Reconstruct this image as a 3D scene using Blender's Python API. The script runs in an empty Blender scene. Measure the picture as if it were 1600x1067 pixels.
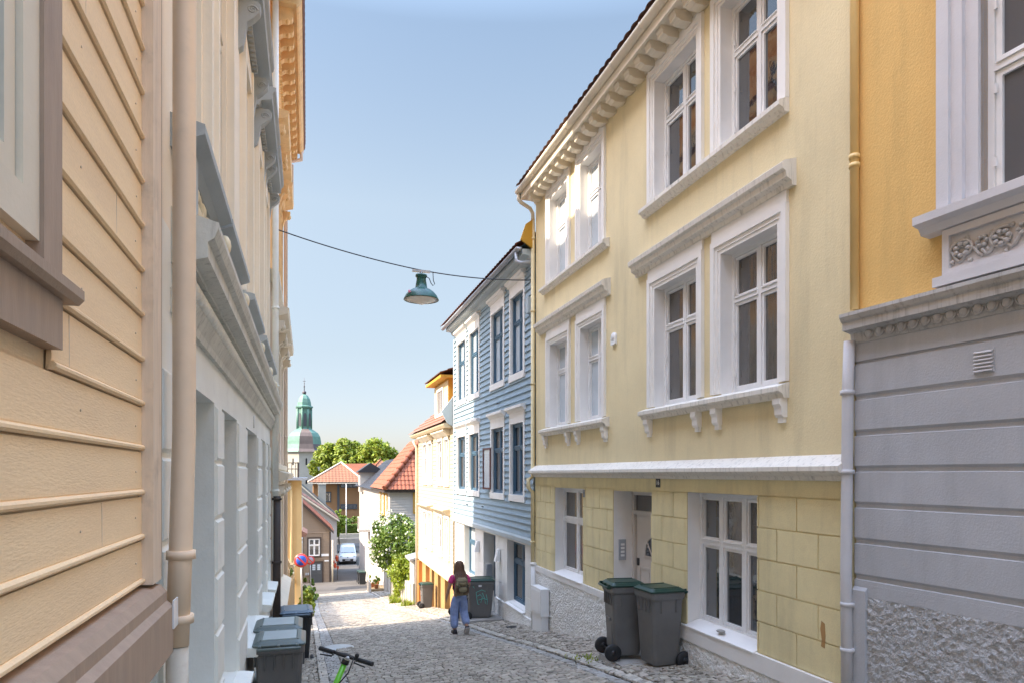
import bpy, bmesh, math, random
from mathutils import Vector, Matrix
R = math.radians
rnd = random.Random(7)
SC = bpy.context.scene
COL = SC.collection

# ------------------------------------------------------------------ camera
TH = math.atan(320 / 1066.67)            # street direction is +Y, the lens looks 16.7 degrees to its right
cd = bpy.data.cameras.new('camera'); cam = bpy.data.objects.new('camera', cd); COL.objects.link(cam)
cam.location = (0, 0, 0); cam.rotation_euler = (R(90), 0, -TH)
cd.lens = 24; cd.sensor_width = 36; cd.shift_y = 206.5 / 1600; cd.clip_start = .05; cd.clip_end = 3000
SC.camera = cam
# ------------------------------------------------------------------ world, sun, exposure
SUN_EL, SUN_AZ = 39, 4                   # height, and how far behind the left-hand side the sun stands
sx, sy = -math.cos(R(SUN_AZ)), -math.sin(R(SUN_AZ))
w = bpy.data.worlds.new('World'); SC.world = w; w.use_nodes = True
nt = w.node_tree; nt.nodes.clear()
sky = nt.nodes.new('ShaderNodeTexSky'); sky.sky_type = 'NISHITA'; sky.sun_disc = False
sky.sun_elevation = R(SUN_EL); sky.sun_rotation = math.atan2(sx, sy)
sky.air_density = 1.0; sky.dust_density = .6; sky.ozone_density = 1.2; sky.altitude = 20
bg = nt.nodes.new('ShaderNodeBackground'); bg.inputs[1].default_value = .15
ow = nt.nodes.new('ShaderNodeOutputWorld')
tc = nt.nodes.new('ShaderNodeTexCoord'); sp = nt.nodes.new('ShaderNodeSeparateXYZ'); rp = nt.nodes.new('ShaderNodeValToRGB')
ml = nt.nodes.new('ShaderNodeMix'); ml.data_type = 'RGBA'; ml.blend_type = 'MULTIPLY'; ml.inputs[0].default_value = 1   # dims the low sky and boosts the unseen zenith to fill the shaded street
sc_ = nt.nodes.new('ShaderNodeVectorMath'); sc_.operation = 'SCALE'; sc_.inputs['Scale'].default_value = 4.45
SKYR = [(0, (.117, .113, .142)), (.17, (.21, .174, .15)), (.36, (.335, .265, .2)), (.55, (.325, .28, .23)), (.68, (.8, .7, .58)), (.84, (2.65, 2.18, 1.8))]
while len(rp.color_ramp.elements) < len(SKYR): rp.color_ramp.elements.new(.5)
for e_, (p_, c_) in zip(rp.color_ramp.elements, SKYR): e_.position = p_
for e_, (p_, c_) in zip(rp.color_ramp.elements, SKYR): e_.color = (*[q / 3 for q in c_], 1)
nt.links.new(tc.outputs['Generated'], sp.inputs[0]); nt.links.new(sp.outputs[2], rp.inputs[0]); nt.links.new(rp.outputs[0], sc_.inputs[0])
nt.links.new(sky.outputs[0], ml.inputs[6]); nt.links.new(sc_.outputs[0], ml.inputs[7])
nt.links.new(ml.outputs[2], bg.inputs[0]); nt.links.new(bg.outputs[0], ow.inputs[0])
sd = bpy.data.lights.new('sun', 'SUN'); sd.energy = 2.0; sd.angle = R(.6); sd.color = (1, .85, .68)
sun = bpy.data.objects.new('sun', sd); COL.objects.link(sun)
ce = math.cos(R(SUN_EL))
sun.rotation_euler = Vector((sx * ce, sy * ce, math.sin(R(SUN_EL)))).to_track_quat('Z', 'Y').to_euler()
SC.view_settings.view_transform = 'Standard'; SC.view_settings.look = 'None'
SC.view_settings.exposure = 2.42; SC.view_settings.gamma = 1
SC.render.engine = 'CYCLES'
SC.cycles.max_bounces = 8; SC.cycles.diffuse_bounces = 5

# ------------------------------------------------------------------ helpers
def lerp(a, b, t): return a + (b - a) * t
GT = [(-40, 3), (-10, -.9), (0, -1.6), (5, -2.2), (7, -2.46), (8.3, -2.62), (10.6, -2.9), (13.2, -3.3), (14.3, -3.47), (17, -3.82),
      (23, -4.75), (31, -6.0), (38, -6.75), (46, -7.7), (58, -9.1), (73, -9.4), (110, -9.7), (400, -10), (2500, -10)]
def G0(y):
    for (a, u), (b, v) in zip(GT, GT[1:]):
        if y <= b: return lerp(u, v, (y - a) / (b - a))
    return -10
def G(x, y):
    s = sum(G0(y + d) for d in (-1.2, -.6, 0, .6, 1.2)) / 5
    f = max(0, min(1, (70 - y) / 30))
    return s - .035 * f * (4.4 - max(-.65, min(4.85, x)))

class Fr:
    def __init__(s, O, a, n): s.O, s.a, s.n = O, a, n
    def __call__(s, u, t, n): return (s.O[0] + s.a[0] * u + s.n[0] * n, s.O[1] + s.a[1] * u + s.n[1] * n, t)
def right(x=4.85): return Fr((x, 0), (0, 1), (-1, 0))
def left(x=-.65): return Fr((x, 0), (0, 1), (1, 0))
def facing(y): return Fr((0, y), (1, 0), (0, -1))
FW = Fr((0, 0), (1, 0), (0, 1))          # plain world axes: s=x, n=y

class MB:
    def __init__(s): s.v = []; s.f = []; s.m = []; s.sm = []; s.cur = 0
    def add(s, vs, fs, smooth=False):
        b = len(s.v); s.v += [tuple(v) for v in vs]
        for f in fs: s.f.append([b + i for i in f]); s.m.append(s.cur); s.sm.append(smooth)
        return s
    def quad(s, *p): return s.add(p, [list(range(len(p)))])
    def box(s, fr, s0, s1, t0, t1, n0, n1):
        vs = [fr(a, b, c) for a in (s0, s1) for b in (t0, t1) for c in (n0, n1)]
        return s.add(vs, [(0, 1, 3, 2), (4, 6, 7, 5), (0, 4, 5, 1), (2, 3, 7, 6), (0, 2, 6, 4), (1, 5, 7, 3)])
    def prof(s, fr, pts, s0, s1, smooth=False):       # closed outline of (n,t) swept along s
        k = len(pts)
        vs = [fr(s0, t, n) for n, t in pts] + [fr(s1, t, n) for n, t in pts]
        return s.add(vs, [(i, (i + 1) % k, k + (i + 1) % k, k + i) for i in range(k)] + [list(range(k)), list(range(k, 2 * k))][::1], smooth)
    def vprof(s, fr, pts, t0, t1):                    # closed outline of (s,n) raised along t
        k = len(pts)
        vs = [fr(a, t0, n) for a, n in pts] + [fr(a, t1, n) for a, n in pts]
        return s.add(vs, [(i, (i + 1) % k, k + (i + 1) % k, k + i) for i in range(k)] + [list(range(k)), list(range(k, 2 * k))])
    def face_poly(s, fr, pts, n0, n1):                # closed outline of (s,t) given thickness along n
        k = len(pts)
        vs = [fr(a, t, n0) for a, t in pts] + [fr(a, t, n1) for a, t in pts]
        return s.add(vs, [(i, (i + 1) % k, k + (i + 1) % k, k + i) for i in range(k)] + [list(range(k)), list(range(k, 2 * k))])
    def tube(s, path, r, seg=10, caps=True):
        P = [Vector(p) for p in path]; rings = []
        rs = r if isinstance(r, (list, tuple)) else [r] * len(P)
        up = None
        for i, p in enumerate(P):
            d = (P[min(i + 1, len(P) - 1)] - P[max(i - 1, 0)]).normalized()
            if up is None:
                up = Vector((0, 0, 1)) if abs(d.z) < .9 else Vector((1, 0, 0))
            a = d.cross(up).normalized(); up = a.cross(d).normalized()
            rings.append([p + (a * math.cos(2 * math.pi * k / seg) + up * math.sin(2 * math.pi * k / seg)) * rs[i] for k in range(seg)])
        vs = [v for r_ in rings for v in r_]
        fs = [(i * seg + k, i * seg + (k + 1) % seg, (i + 1) * seg + (k + 1) % seg, (i + 1) * seg + k) for i in range(len(P) - 1) for k in range(seg)]
        b = len(s.v); s.add(vs, fs, True)
        if caps: s.add([], []); s.f += [[b + k for k in range(seg)], [b + (len(P) - 1) * seg + k for k in range(seg)]]; s.m += [s.cur] * 2; s.sm += [False] * 2
        return s
    def lathe(s, c, prof, seg=24, smooth=True, rot=0, matfn=None, ax=None):
        c = Vector(c); A = ax or (Vector((1, 0, 0)), Vector((0, 1, 0)), Vector((0, 0, 1)))
        vs = [c + (A[0] * math.cos(2 * math.pi * k / seg + rot) + A[1] * math.sin(2 * math.pi * k / seg + rot)) * r + A[2] * z for r, z in prof for k in range(seg)]
        b = len(s.v); s.v += [tuple(v) for v in vs]
        for i in range(len(prof) - 1):
            for k in range(seg):
                s.f.append([b + i * seg + k, b + i * seg + (k + 1) % seg, b + (i + 1) * seg + (k + 1) % seg, b + (i + 1) * seg + k])
                s.m.append(matfn(i, k) if matfn else s.cur); s.sm.append(smooth)
        s.f += [[b + k for k in range(seg)], [b + (len(prof) - 1) * seg + k for k in range(seg)]]; s.m += [s.cur] * 2; s.sm += [False] * 2
        return s
    def ball(s, c, r, seg=10, rings=6):
        rx, ry, rz = r if isinstance(r, (tuple, list)) else (r, r, r)
        vs = []; fs = []
        for i in range(rings + 1):
            ph = math.pi * i / rings
            for k in range(seg):
                th = 2 * math.pi * k / seg
                vs.append((c[0] + rx * math.sin(ph) * math.cos(th), c[1] + ry * math.sin(ph) * math.sin(th), c[2] + rz * math.cos(ph)))
        for i in range(rings):
            for k in range(seg): fs.append((i * seg + k, i * seg + (k + 1) % seg, (i + 1) * seg + (k + 1) % seg, (i + 1) * seg + k))
        return s.add(vs, fs, True)
    def build(s, name, mat, parent=None, label=None, recalc=True, bevel=0):
        off = Vector((0, 0, 0))
        if parent is not None:
            p = parent
            while p is not None: off = off + p.location; p = p.parent
            if parent.get('local'): off = Vector((0, 0, 0))
            q = parent
            while q is not None:
                if q.get('local'): off = Vector((0, 0, 0))
                q = q.parent
        elif s.v:
            xs, ys, zs = zip(*s.v); off = Vector(((min(xs) + max(xs)) / 2, (min(ys) + max(ys)) / 2, min(zs)))
        me = bpy.data.meshes.new(name)
        me.from_pydata([(v[0] - off.x, v[1] - off.y, v[2] - off.z) for v in s.v], [], s.f)
        mats = mat if isinstance(mat, (list, tuple)) else [mat]
        for m in mats: me.materials.append(m)
        me.polygons.foreach_set('material_index', [min(i, len(mats) - 1) for i in s.m])
        me.polygons.foreach_set('use_smooth', s.sm)
        me.update()
        if recalc:
            bm = bmesh.new(); bm.from_mesh(me); bmesh.ops.recalc_face_normals(bm, faces=bm.faces); bm.to_mesh(me); bm.free()
        o = bpy.data.objects.new(name, me); COL.objects.link(o)
        if parent is not None: o.parent = parent
        else: o.location = off
        if bevel:
            b = o.modifiers.new('bevel', 'BEVEL'); b.width = bevel; b.segments = 2; b.limit_method = 'ANGLE'
        if label: o['label'] = label
        return o

def tag(o, label, cat, group=None, kind=None):
    if label: o['label'] = label
    if cat: o['category'] = cat
    if group: o['group'] = group
    if kind: o['kind'] = kind
    return o
def thing(name, label, cat, loc=(0, 0, 0), rz=0, group=None, local=False):
    o = bpy.data.objects.new(name, None); COL.objects.link(o); o.location = loc; o.rotation_euler = (0, 0, rz)
    o.empty_display_size = .1
    if local: o['local'] = 1
    return tag(o, label, cat, group)
def copy_tree(o, parent=None):
    c = o.copy(); COL.objects.link(c)
    if parent: c.parent = parent
    for ch in list(o.children): copy_tree(ch, c)
    return c

# ------------------------------------------------------------------ materials
def mat(name, col, rough=.7, var=.1, vscale=1.5, bump=.0, bscale=60, dirt=0, dirtcol=(.12, .1, .08), spec=.5, island=0, metal=0, streak=0, trans=0, fine=0, coat=0, ior=None, stretch=(1, 1, 1), bdist=.01, rain=0):
    m = bpy.data.materials.new(name); m.use_nodes = True; n = m.node_tree; L = n.links
    b = n.nodes['Principled BSDF']
    b.inputs['Roughness'].default_value = rough; b.inputs['Metallic'].default_value = metal
    b.inputs['Specular IOR Level'].default_value = spec
    if ior: b.inputs['IOR'].default_value = ior
    if coat: b.inputs['Coat Weight'].default_value = coat
    N = n.nodes.new
    geo = N('ShaderNodeNewGeometry')
    mp = N('ShaderNodeMapping'); L.new(geo.outputs['Position'], mp.inputs[0]); mp.inputs['Scale'].default_value = stretch
    src = None
    def mix(fac, a, bcol, mode='MIX'):
        x = N('ShaderNodeMix'); x.data_type = 'RGBA'; x.blend_type = mode
        if isinstance(fac, (int, float)): x.inputs[0].default_value = fac
        else: L.new(fac, x.inputs[0])
        for i, c in ((6, a), (7, bcol)):
            if isinstance(c, tuple): x.inputs[i].default_value = (*c, 1)
            else: L.new(c, x.inputs[i])
        return x.outputs[2]
    base = tuple(col)
    if var:
        nz = N('ShaderNodeTexNoise'); nz.inputs['Scale'].default_value = vscale; nz.inputs['Detail'].default_value = 5
        nz.inputs['Roughness'].default_value = .6
        L.new(mp.outputs[0], nz.inputs['Vector'])
        rp = N('ShaderNodeMapRange'); rp.inputs[1].default_value = .3; rp.inputs[2].default_value = .7
        L.new(nz.outputs[0], rp.inputs[0])
        base = mix(rp.outputs[0], tuple(c * (1 - var) for c in col), tuple(min(1, c * (1 + var)) for c in col))
    if island:
        mr = N('ShaderNodeMapRange'); mr.inputs[3].default_value = 1 - island; mr.inputs[4].default_value = 1 + island
        L.new(geo.outputs['Random Per Island'], mr.inputs[0])
        hs = N('ShaderNodeHueSaturation'); L.new(mr.outputs[0], hs.inputs['Value'])
        mh = N('ShaderNodeMapRange'); mh.inputs[3].default_value = .5 - island * .04; mh.inputs[4].default_value = .5 + island * .04
        fr = N('ShaderNodeMath'); fr.operation = 'FRACT'; mu = N('ShaderNodeMath'); mu.operation = 'MULTIPLY'; mu.inputs[1].default_value = 17.3
        L.new(geo.outputs['Random Per Island'], mu.inputs[0]); L.new(mu.outputs[0], fr.inputs[0]); L.new(fr.outputs[0], mh.inputs[0])
        L.new(mh.outputs[0], hs.inputs['Hue'])
        if isinstance(base, tuple): hs.inputs['Color'].default_value = (*base, 1)
        else: L.new(base, hs.inputs['Color'])
        base = hs.outputs[0]
    if dirt or streak:
        d = N('ShaderNodeTexNoise'); d.inputs['Detail'].default_value = 8; d.inputs['Roughness'].default_value = .7
        m2 = N('ShaderNodeMapping'); L.new(geo.outputs['Position'], m2.inputs[0])
        m2.inputs['Scale'].default_value = (22, 22, 1.6) if streak else (3.1, 3.1, 3.1)
        L.new(m2.outputs[0], d.inputs['Vector']); d.inputs['Scale'].default_value = 1
        r2 = N('ShaderNodeMapRange'); a = streak or dirt
        r2.inputs[1].default_value = (.56 - a * .08) if streak else (.62 - a * .2); r2.inputs[2].default_value = .74 if streak else .78; r2.inputs[4].default_value = min(.85, a * 1.3)
        L.new(d.outputs[0], r2.inputs[0])
        base = mix(r2.outputs[0], base, tuple(dirtcol))
    if rain:
        d = N('ShaderNodeTexNoise'); d.inputs['Detail'].default_value = 6; d.inputs['Roughness'].default_value = .65; d.inputs['Scale'].default_value = 1
        m3 = N('ShaderNodeMapping'); L.new(geo.outputs['Position'], m3.inputs[0]); m3.inputs['Scale'].default_value = (3.4, 3.4, .42); L.new(m3.outputs[0], d.inputs['Vector'])
        r4 = N('ShaderNodeMapRange'); r4.inputs[1].default_value = .48; r4.inputs[2].default_value = .8; r4.inputs[4].default_value = rain; L.new(d.outputs[0], r4.inputs[0])
        base = mix(r4.outputs[0], base, tuple(c * .45 for c in dirtcol) if dirt else tuple(c * .5 for c in col))
    if fine:
        f = N('ShaderNodeTexNoise'); f.inputs['Scale'].default_value = 90; f.inputs['Detail'].default_value = 3
        L.new(geo.outputs['Position'], f.inputs['Vector'])
        r3 = N('ShaderNodeMapRange'); r3.inputs[1].default_value = .35; r3.inputs[2].default_value = .65; r3.inputs[3].default_value = 1 - fine; r3.inputs[4].default_value = 1 + fine
        L.new(f.outputs[0], r3.inputs[0])
        cc = N('ShaderNodeCombineColor'); [L.new(r3.outputs[0], cc.inputs[i]) for i in range(3)]
        base = mix(1.0, base, cc.outputs[0], 'MULTIPLY')
    if isinstance(base, tuple): b.inputs['Base Color'].default_value = (*base, 1)
    else: L.new(base, b.inputs['Base Color'])
    if bump:
        nb = N('ShaderNodeTexNoise'); nb.inputs['Scale'].default_value = bscale; nb.inputs['Detail'].default_value = 6
        L.new(mp.outputs[0], nb.inputs['Vector'])
        bp = N('ShaderNodeBump'); bp.inputs['Strength'].default_value = bump; bp.inputs['Distance'].default_value = bdist
        L.new(nb.outputs[0], bp.inputs['Height']); L.new(bp.outputs[0], b.inputs['Normal'])
    if trans:
        t = N('ShaderNodeBsdfTranslucent'); mx = N('ShaderNodeMixShader'); mx.inputs[0].default_value = trans
        if isinstance(base, tuple): t.inputs[0].default_value = (*base, 1)
        else: L.new(base, t.inputs[0])
        L.new(b.outputs[0], mx.inputs[1]); L.new(t.outputs[0], mx.inputs[2]); L.new(mx.outputs[0], n.nodes['Material Output'].inputs[0])
    return m
WR = (4, 4, .8)
M = dict(
 yellow=mat('pale_yellow_render', (.78, .66, .4), .85, .07, .9, .35, 45, dirt=.12, dirtcol=(.6, .5, .3), fine=.03, rain=.3),
 yblock=mat('yellow_block_render', (.78, .67, .38), .85, .08, 1.6, .35, 60, dirt=.3, dirtcol=(.52, .43, .25), fine=.04, rain=.35),
 trim=mat('white_painted_trim', (.84, .81, .76), .6, .05, 2, .12, 60, dirt=.12, dirtcol=(.45, .42, .38)),
 ctrim=mat('cream_painted_trim', (.74, .66, .52), .65, .07, 2, .12, 50, dirt=.2, dirtcol=(.38, .33, .26)),
 weath=mat('weathered_cornice', (.8, .75, .66), .8, .06, 2, .12, 60, streak=.52, dirtcol=(.2, .17, .13)),
 rough=mat('white_roughcast', (.88, .86, .81), .9, .06, 2, 1.0, 26, dirt=.12, dirtcol=(.4, .4, .38), bdist=.05),
 reveal=mat('white_reveal_paint', (.82, .79, .75), .7, .05, 2, .1, 50, dirt=.12, dirtcol=(.5, .48, .45)),
 sash=mat('window_frame_paint', (.8, .79, .77), .45, .04, 4, dirt=.18, dirtcol=(.32, .27, .2)),
 door=mat('door_paint', (.68, .62, .56), .5, .05, 3),
 orange=mat('ochre_orange_render', (.78, .5, .17), .85, .06, 1.1, .4, 50, dirt=.2, dirtcol=(.6, .38, .14), fine=.04, rain=.3),
 opipe=mat('ochre_downpipe_paint', (.84, .6, .25), .5, .06, 2),
 grey=mat('grey_render', (.48, .485, .5), .85, .06, 1.4, .25, 60, dirt=.12, dirtcol=(.32, .32, .32), fine=.03, rain=.3),
 grough=mat('grey_roughcast', (.56, .56, .56), .9, .06, 2, 1.0, 30, dirt=.25, dirtcol=(.3, .27, .23), bdist=.05),
 gtrim=mat('grey_stone_trim', (.64, .62, .62), .8, .05, 2, .15, 60, dirt=.12, dirtcol=(.36, .33, .3)),
 gweath=mat('grey_weathered_cornice', (.52, .5, .47), .85, .12, 3, .3, 60, streak=.6, dirtcol=(.14, .12, .1)),
 gorn=mat('grey_ornament', (.52, .5, .48), .85, .1, 4, .2, 60, dirt=.25, dirtcol=(.2, .18, .16)),
 lwood=mat('peach_board_paint', (.96, .7, .42), .6, .07, 1.1, .35, 30, dirt=.14, dirtcol=(.66, .44, .24), stretch=(6, 1, 6), bdist=.004, fine=.03),
 purple=mat('mauve_brown_trim', (.4, .29, .21), .55, .1, 3, .3, 30, dirt=.3, dirtcol=(.3, .25, .22), stretch=(6, 6, 1), bdist=.004),
 pipe=mat('beige_downpipe', (.88, .68, .48), .5, .07, 3, dirt=.12, dirtcol=(.3, .2, .14)),
 corner=mat('corner_board_paint', (.78, .62, .46), .6, .1, 3, .3, 30, dirt=.4, dirtcol=(.22, .15, .1), stretch=(6, 6, 1), bdist=.004),
 rustp=mat('rusty_white_iron', (.6, .55, .45), .7, .06, 3, dirt=.7, dirtcol=(.28, .12, .04)),
 cream=mat('cream_render', (.93, .83, .67), .8, .05, 1.2, .2, 40, dirt=.12, dirtcol=(.55, .48, .4)),
 bluegrey=mat('blue_grey_trim', (.4, .43, .43), .75, .08, 2, .15, 50, dirt=.2, dirtcol=(.24, .25, .25)),
 lgrey=mat('light_grey_render', (.86, .86, .79), .8, .06, 1.5, .2, 50, dirt=.2, dirtcol=(.42, .4, .36)),
 dgtrim=mat('dark_grey_cornice', (.66, .65, .58), .8, .12, 3, .3, 60, streak=.5, dirtcol=(.14, .13, .11)),
 cornam=mat('cream_ornament', (.78, .68, .47), .75, .08, 4),
 gold=mat('ochre_gold_cornice', (.84, .6, .3), .7, .12, 4, .2, 60, dirt=.35, dirtcol=(.35, .17, .06)),
 brick=mat('ochre_brown_wall', (.85, .47, .18), .8, .15, 3, .3, 30),
 pinkc=mat('pink_cream_render', (.74, .62, .5), .8, .06, 1.5, .2, 50, dirt=.2, dirtcol=(.5, .4, .3)),
 blue=mat('blue_board_paint', (.28, .375, .44), .6, .12, 2.2, .4, 30, dirt=.3, dirtcol=(.44, .52, .57), stretch=(5, 1, 5), bdist=.004),
 bluet=mat('blue_eave_paint', (.42, .48, .5), .6, .06, 2, .1, 40),
 bluef=mat('blue_window_paint', (.06, .13, .2), .45, .06, 3),
 bwhite=mat('off_white_render', (.76, .74, .69), .85, .07, 1.3, .35, 50, dirt=.12, dirtcol=(.45, .44, .42)),
 creamb=mat('pale_cream_boards', (.54, .45, .3), .65, .05, 1.5, .3, 30, stretch=(5, 1, 5), bdist=.004),
 ochre=mat('ochre_plaster', (.42, .24, .09), .8, .08, 1.4, .2, 40, dirt=.12, dirtcol=(.4, .28, .14)),
 ochred=mat('ochre_door_boards', (.5, .24, .08), .7, .08, 2),
 dorm=mat('dormer_yellow', (.55, .3, .03), .7, .05, 2),
 dormw=mat('dormer_cream', (.7, .58, .34), .7, .05, 2),
 wwhite=mat('white_boards', (.5, .47, .43), .7, .05, 1.5, .2, 30, stretch=(5, 1, 5)),
 beige=mat('beige_boards', (.27, .2, .14), .7, .07, 1.5, .3, 30, stretch=(1, 5, 5)),
 yhouse=mat('warm_yellow_boards', (.66, .44, .19), .7, .06, 1.5, .2, 30),
 dkbrown=mat('dark_brown_paint', (.05, .035, .028), .6, .1, 3),
 gdoor=mat('dark_grey_door', (.075, .08, .085), .5, .08, 3),
 glass=mat('window_glass', (.02, .024, .03), .02, 0, bump=.12, bscale=2.2, spec=.5, ior=2.7, bdist=.02),
 glassc=mat('curtained_glass', (.2, .2, .19), .05, .5, 3, bump=.1, bscale=2.2, ior=1.9, stretch=(9, 9, .6), bdist=.02),
 glassm=mat('dim_room_glass', (.06, .055, .05), .03, .4, 5, bump=.12, bscale=2.2, ior=2.2, stretch=(7, 7, .5), bdist=.02),
 glassp=mat('painted_sky_glass', (.5, .57, .62), .04, .1, 3, bump=.1, bscale=2.2, ior=2.2, bdist=.02),  # pale blue base paints the sky's reflection into the panes
 screen=mat('window_screen_blind', (.085, .085, .09), .25, .1, 40, ior=1.6, stretch=(2, 2, 30)),
 black=mat('black_metal', (.02, .02, .022), .4, .1, 8),
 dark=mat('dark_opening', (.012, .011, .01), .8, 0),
 tile=mat('orange_roof_tiles', (.28, .085, .04), .75, .25, 4, .3, 40, island=0, dirt=.4, dirtcol=(.18, .09, .06)),
 tilebr=mat('brown_roof_tiles', (.2, .1, .07), .75, .25, 4, .3, 40, dirt=.4, dirtcol=(.1, .07, .05)),
 tiledk=mat('black_glazed_tiles', (.035, .035, .04), .3, .2, 4),
 tilepk=mat('faded_pink_tiles', (.25, .12, .08), .8, .2, 4, .3, 40, dirt=.4, dirtcol=(.28, .2, .15)),
 tileor=mat('bright_orange_roof', (.33, .1, .035), .7, .12, .6, .2, 20),
 tileor2=mat('peach_orange_roof', (.27, .115, .055), .7, .1, .6, .2, 20),
 zinc=mat('grey_zinc', (.38, .4, .43), .45, .1, 3, metal=.3),
 brownw=mat('brown_brick', (.3, .16, .07), .8, .1, .5, .2, 10),
 copper=mat('green_copper', (.13, .26, .2), .6, .2, .8, dirt=.4, dirtcol=(.1, .2, .17)),
 copperb=mat('brown_copper', (.16, .12, .1), .6, .15, .8, stretch=(2, 2, .2)),
 copperd=mat('dark_copper', (.09, .075, .08), .55, .15, .8, stretch=(2, 2, .2)),
 stonew=mat('whitewashed_stone', (.42, .4, .34), .9, .1, .6, .3, 8, dirt=.2, dirtcol=(.45, .42, .35)),
 sett=mat('granite_setts', (.33, .29, .235), .62, .2, 9, .5, 70, island=.3, spec=.35, fine=.12, rain=0, dirt=.35, dirtcol=(.17, .15, .12)),
 settl=mat('pale_granite_setts', (.44, .4, .34), .7, .15, 9, .5, 70, island=.2, fine=.12),
 settb=mat('grey_gutter_setts', (.33, .315, .29), .65, .15, 9, .5, 70, island=.2, fine=.12),
 joint=mat('joint_dirt', (.12, .11, .095), .95, .35, 8, .6, 60),
 asphalt=mat('worn_asphalt', (.1, .092, .082), .9, .25, .35, .4, 60, fine=.1),
 earth=mat('dark_earth', (.09, .08, .065), .95, .3, 2, .5, 20),
 concrete=mat('concrete', (.36, .34, .31), .9, .15, 2, .5, 50, dirt=.4, dirtcol=(.18, .16, .13)),
 bin=mat('grey_bin_plastic', (.14, .135, .128), .42, .12, 2.5, .1, 40, dirt=.3, dirtcol=(.2, .18, .15)),
 bind=mat('charcoal_bin_plastic', (.03, .032, .035), .4, .12, 2.5),
 lidg=mat('green_lid_plastic', (.01, .042, .03), .35, .12, 3, dirt=.2, dirtcol=(.06, .1, .08)),
 lidp=mat('grey_green_lid_plastic', (.12, .15, .14), .35, .12, 3, dirt=.4, dirtcol=(.3, .36, .34)),
 lidb=mat('blue_grey_lid_plastic', (.1, .15, .2), .3, .1, 3),
 lidw=mat('pale_lid_panel', (.42, .48, .48), .35, .08, 3),
 rubber=mat('black_rubber', (.015, .015, .016), .6, .1, 9),
 white=mat('white_enamel', (.8, .8, .79), .35, .03, 2),
 whitec=mat('white_car_paint', (.9, .88, .84), .25, 0, coat=.5),
 lampg=mat('green_enamel', (.006, .075, .052), .38, .12, 8, coat=.1),
 lampi=mat('lamp_diffuser', (.75, .66, .55), .4, .05, 5),
 pinks=mat('pink_sticker', (.7, .25, .35), .5, 0),
 red=mat('sign_red', (.7, .06, .05), .4, 0), sblue=mat('sign_blue', (.03, .12, .6), .4, 0),
 fade=mat('faded_sign_grey', (.4, .36, .42), .5, 0), sgrey=mat('galvanised_steel', (.5, .5, .5), .4, .1, 5, metal=.6),
 lime=mat('lime_green_paint', (.16, .6, .03), .3, .03, 5, coat=.4), sblack=mat('scooter_black', (.02, .018, .016), .65, .1, 9),
 redbr=mat('oxblood_sash_paint', (.09, .012, .012), .4, .1, 4), wood=mat('weathered_planks', (.3, .22, .12), .8, .2, 3, .4, 30, stretch=(6, 6, .7)),
 skin=mat('skin', (.42, .23, .15), .55, .06, 8), hair=mat('brown_hair', (.13, .065, .038), .5, .4, 30, .5, 60, stretch=(3, 3, .4)),
 pinkt=mat('magenta_cotton', (.62, .05, .22), .8, .15, 9, .6, 30), jean=mat('light_blue_denim', (.27, .35, .6), .85, .2, 9, .7, 22),
 pack=mat('olive_canvas', (.27, .22, .13), .85, .15, 9, .4, 80), packd=mat('dark_olive_canvas', (.09, .078, .05), .85, .15, 9, .4, 80),
 shoe=mat('dark_shoe', (.03, .025, .03), .6, .1, 9), sole=mat('shoe_sole', (.55, .5, .48), .7, .1, 9),
 leaf=mat('tree_leaves', (.27, .34, .035), .55, .3, .5, island=.45, trans=.35),
 leafd=mat('dark_bush_leaves', (.13, .2, .025), .5, .3, 1, island=.45, trans=.3),
 leafy=mat('yellow_green_leaves', (.24, .3, .02), .5, .3, 1, island=.4, trans=.35),
 hedge=mat('hedge_leaves', (.12, .18, .02), .6, .3, 1, island=.4, trans=.3),
 blossom=mat('white_blossom', (.75, .75, .6), .7, .1, 3, island=.1),
 bark=mat('bark', (.09, .07, .05), .9, .3, 5, .5, 20), flower=mat('red_flowers', (.6, .12, .05), .7, .2, 5, island=.2),
 terra=mat('terracotta', (.45, .18, .08), .8, .15, 5), gteal=mat('teal_paint_scrawl', (.12, .5, .42), .5, 0),
 num=mat('black_lettering', (.02, .02, .02), .5, 0), orangeplaster=mat('orange_garage_board', (.5, .2, .05), .8, .1, 2),
)
# ------------------------------------------------------------------ building helpers
def cut(s0, s1, holes):
    out = [(s0, s1)]
    for a, b in holes:
        nx = []
        for p, q in out:
            if b <= p or a >= q: nx.append((p, q)); continue
            if a > p: nx.append((p, a))
            if b < q: nx.append((b, q))
        out = nx
    return [(p, q) for p, q in out if q - p > .012]

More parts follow.
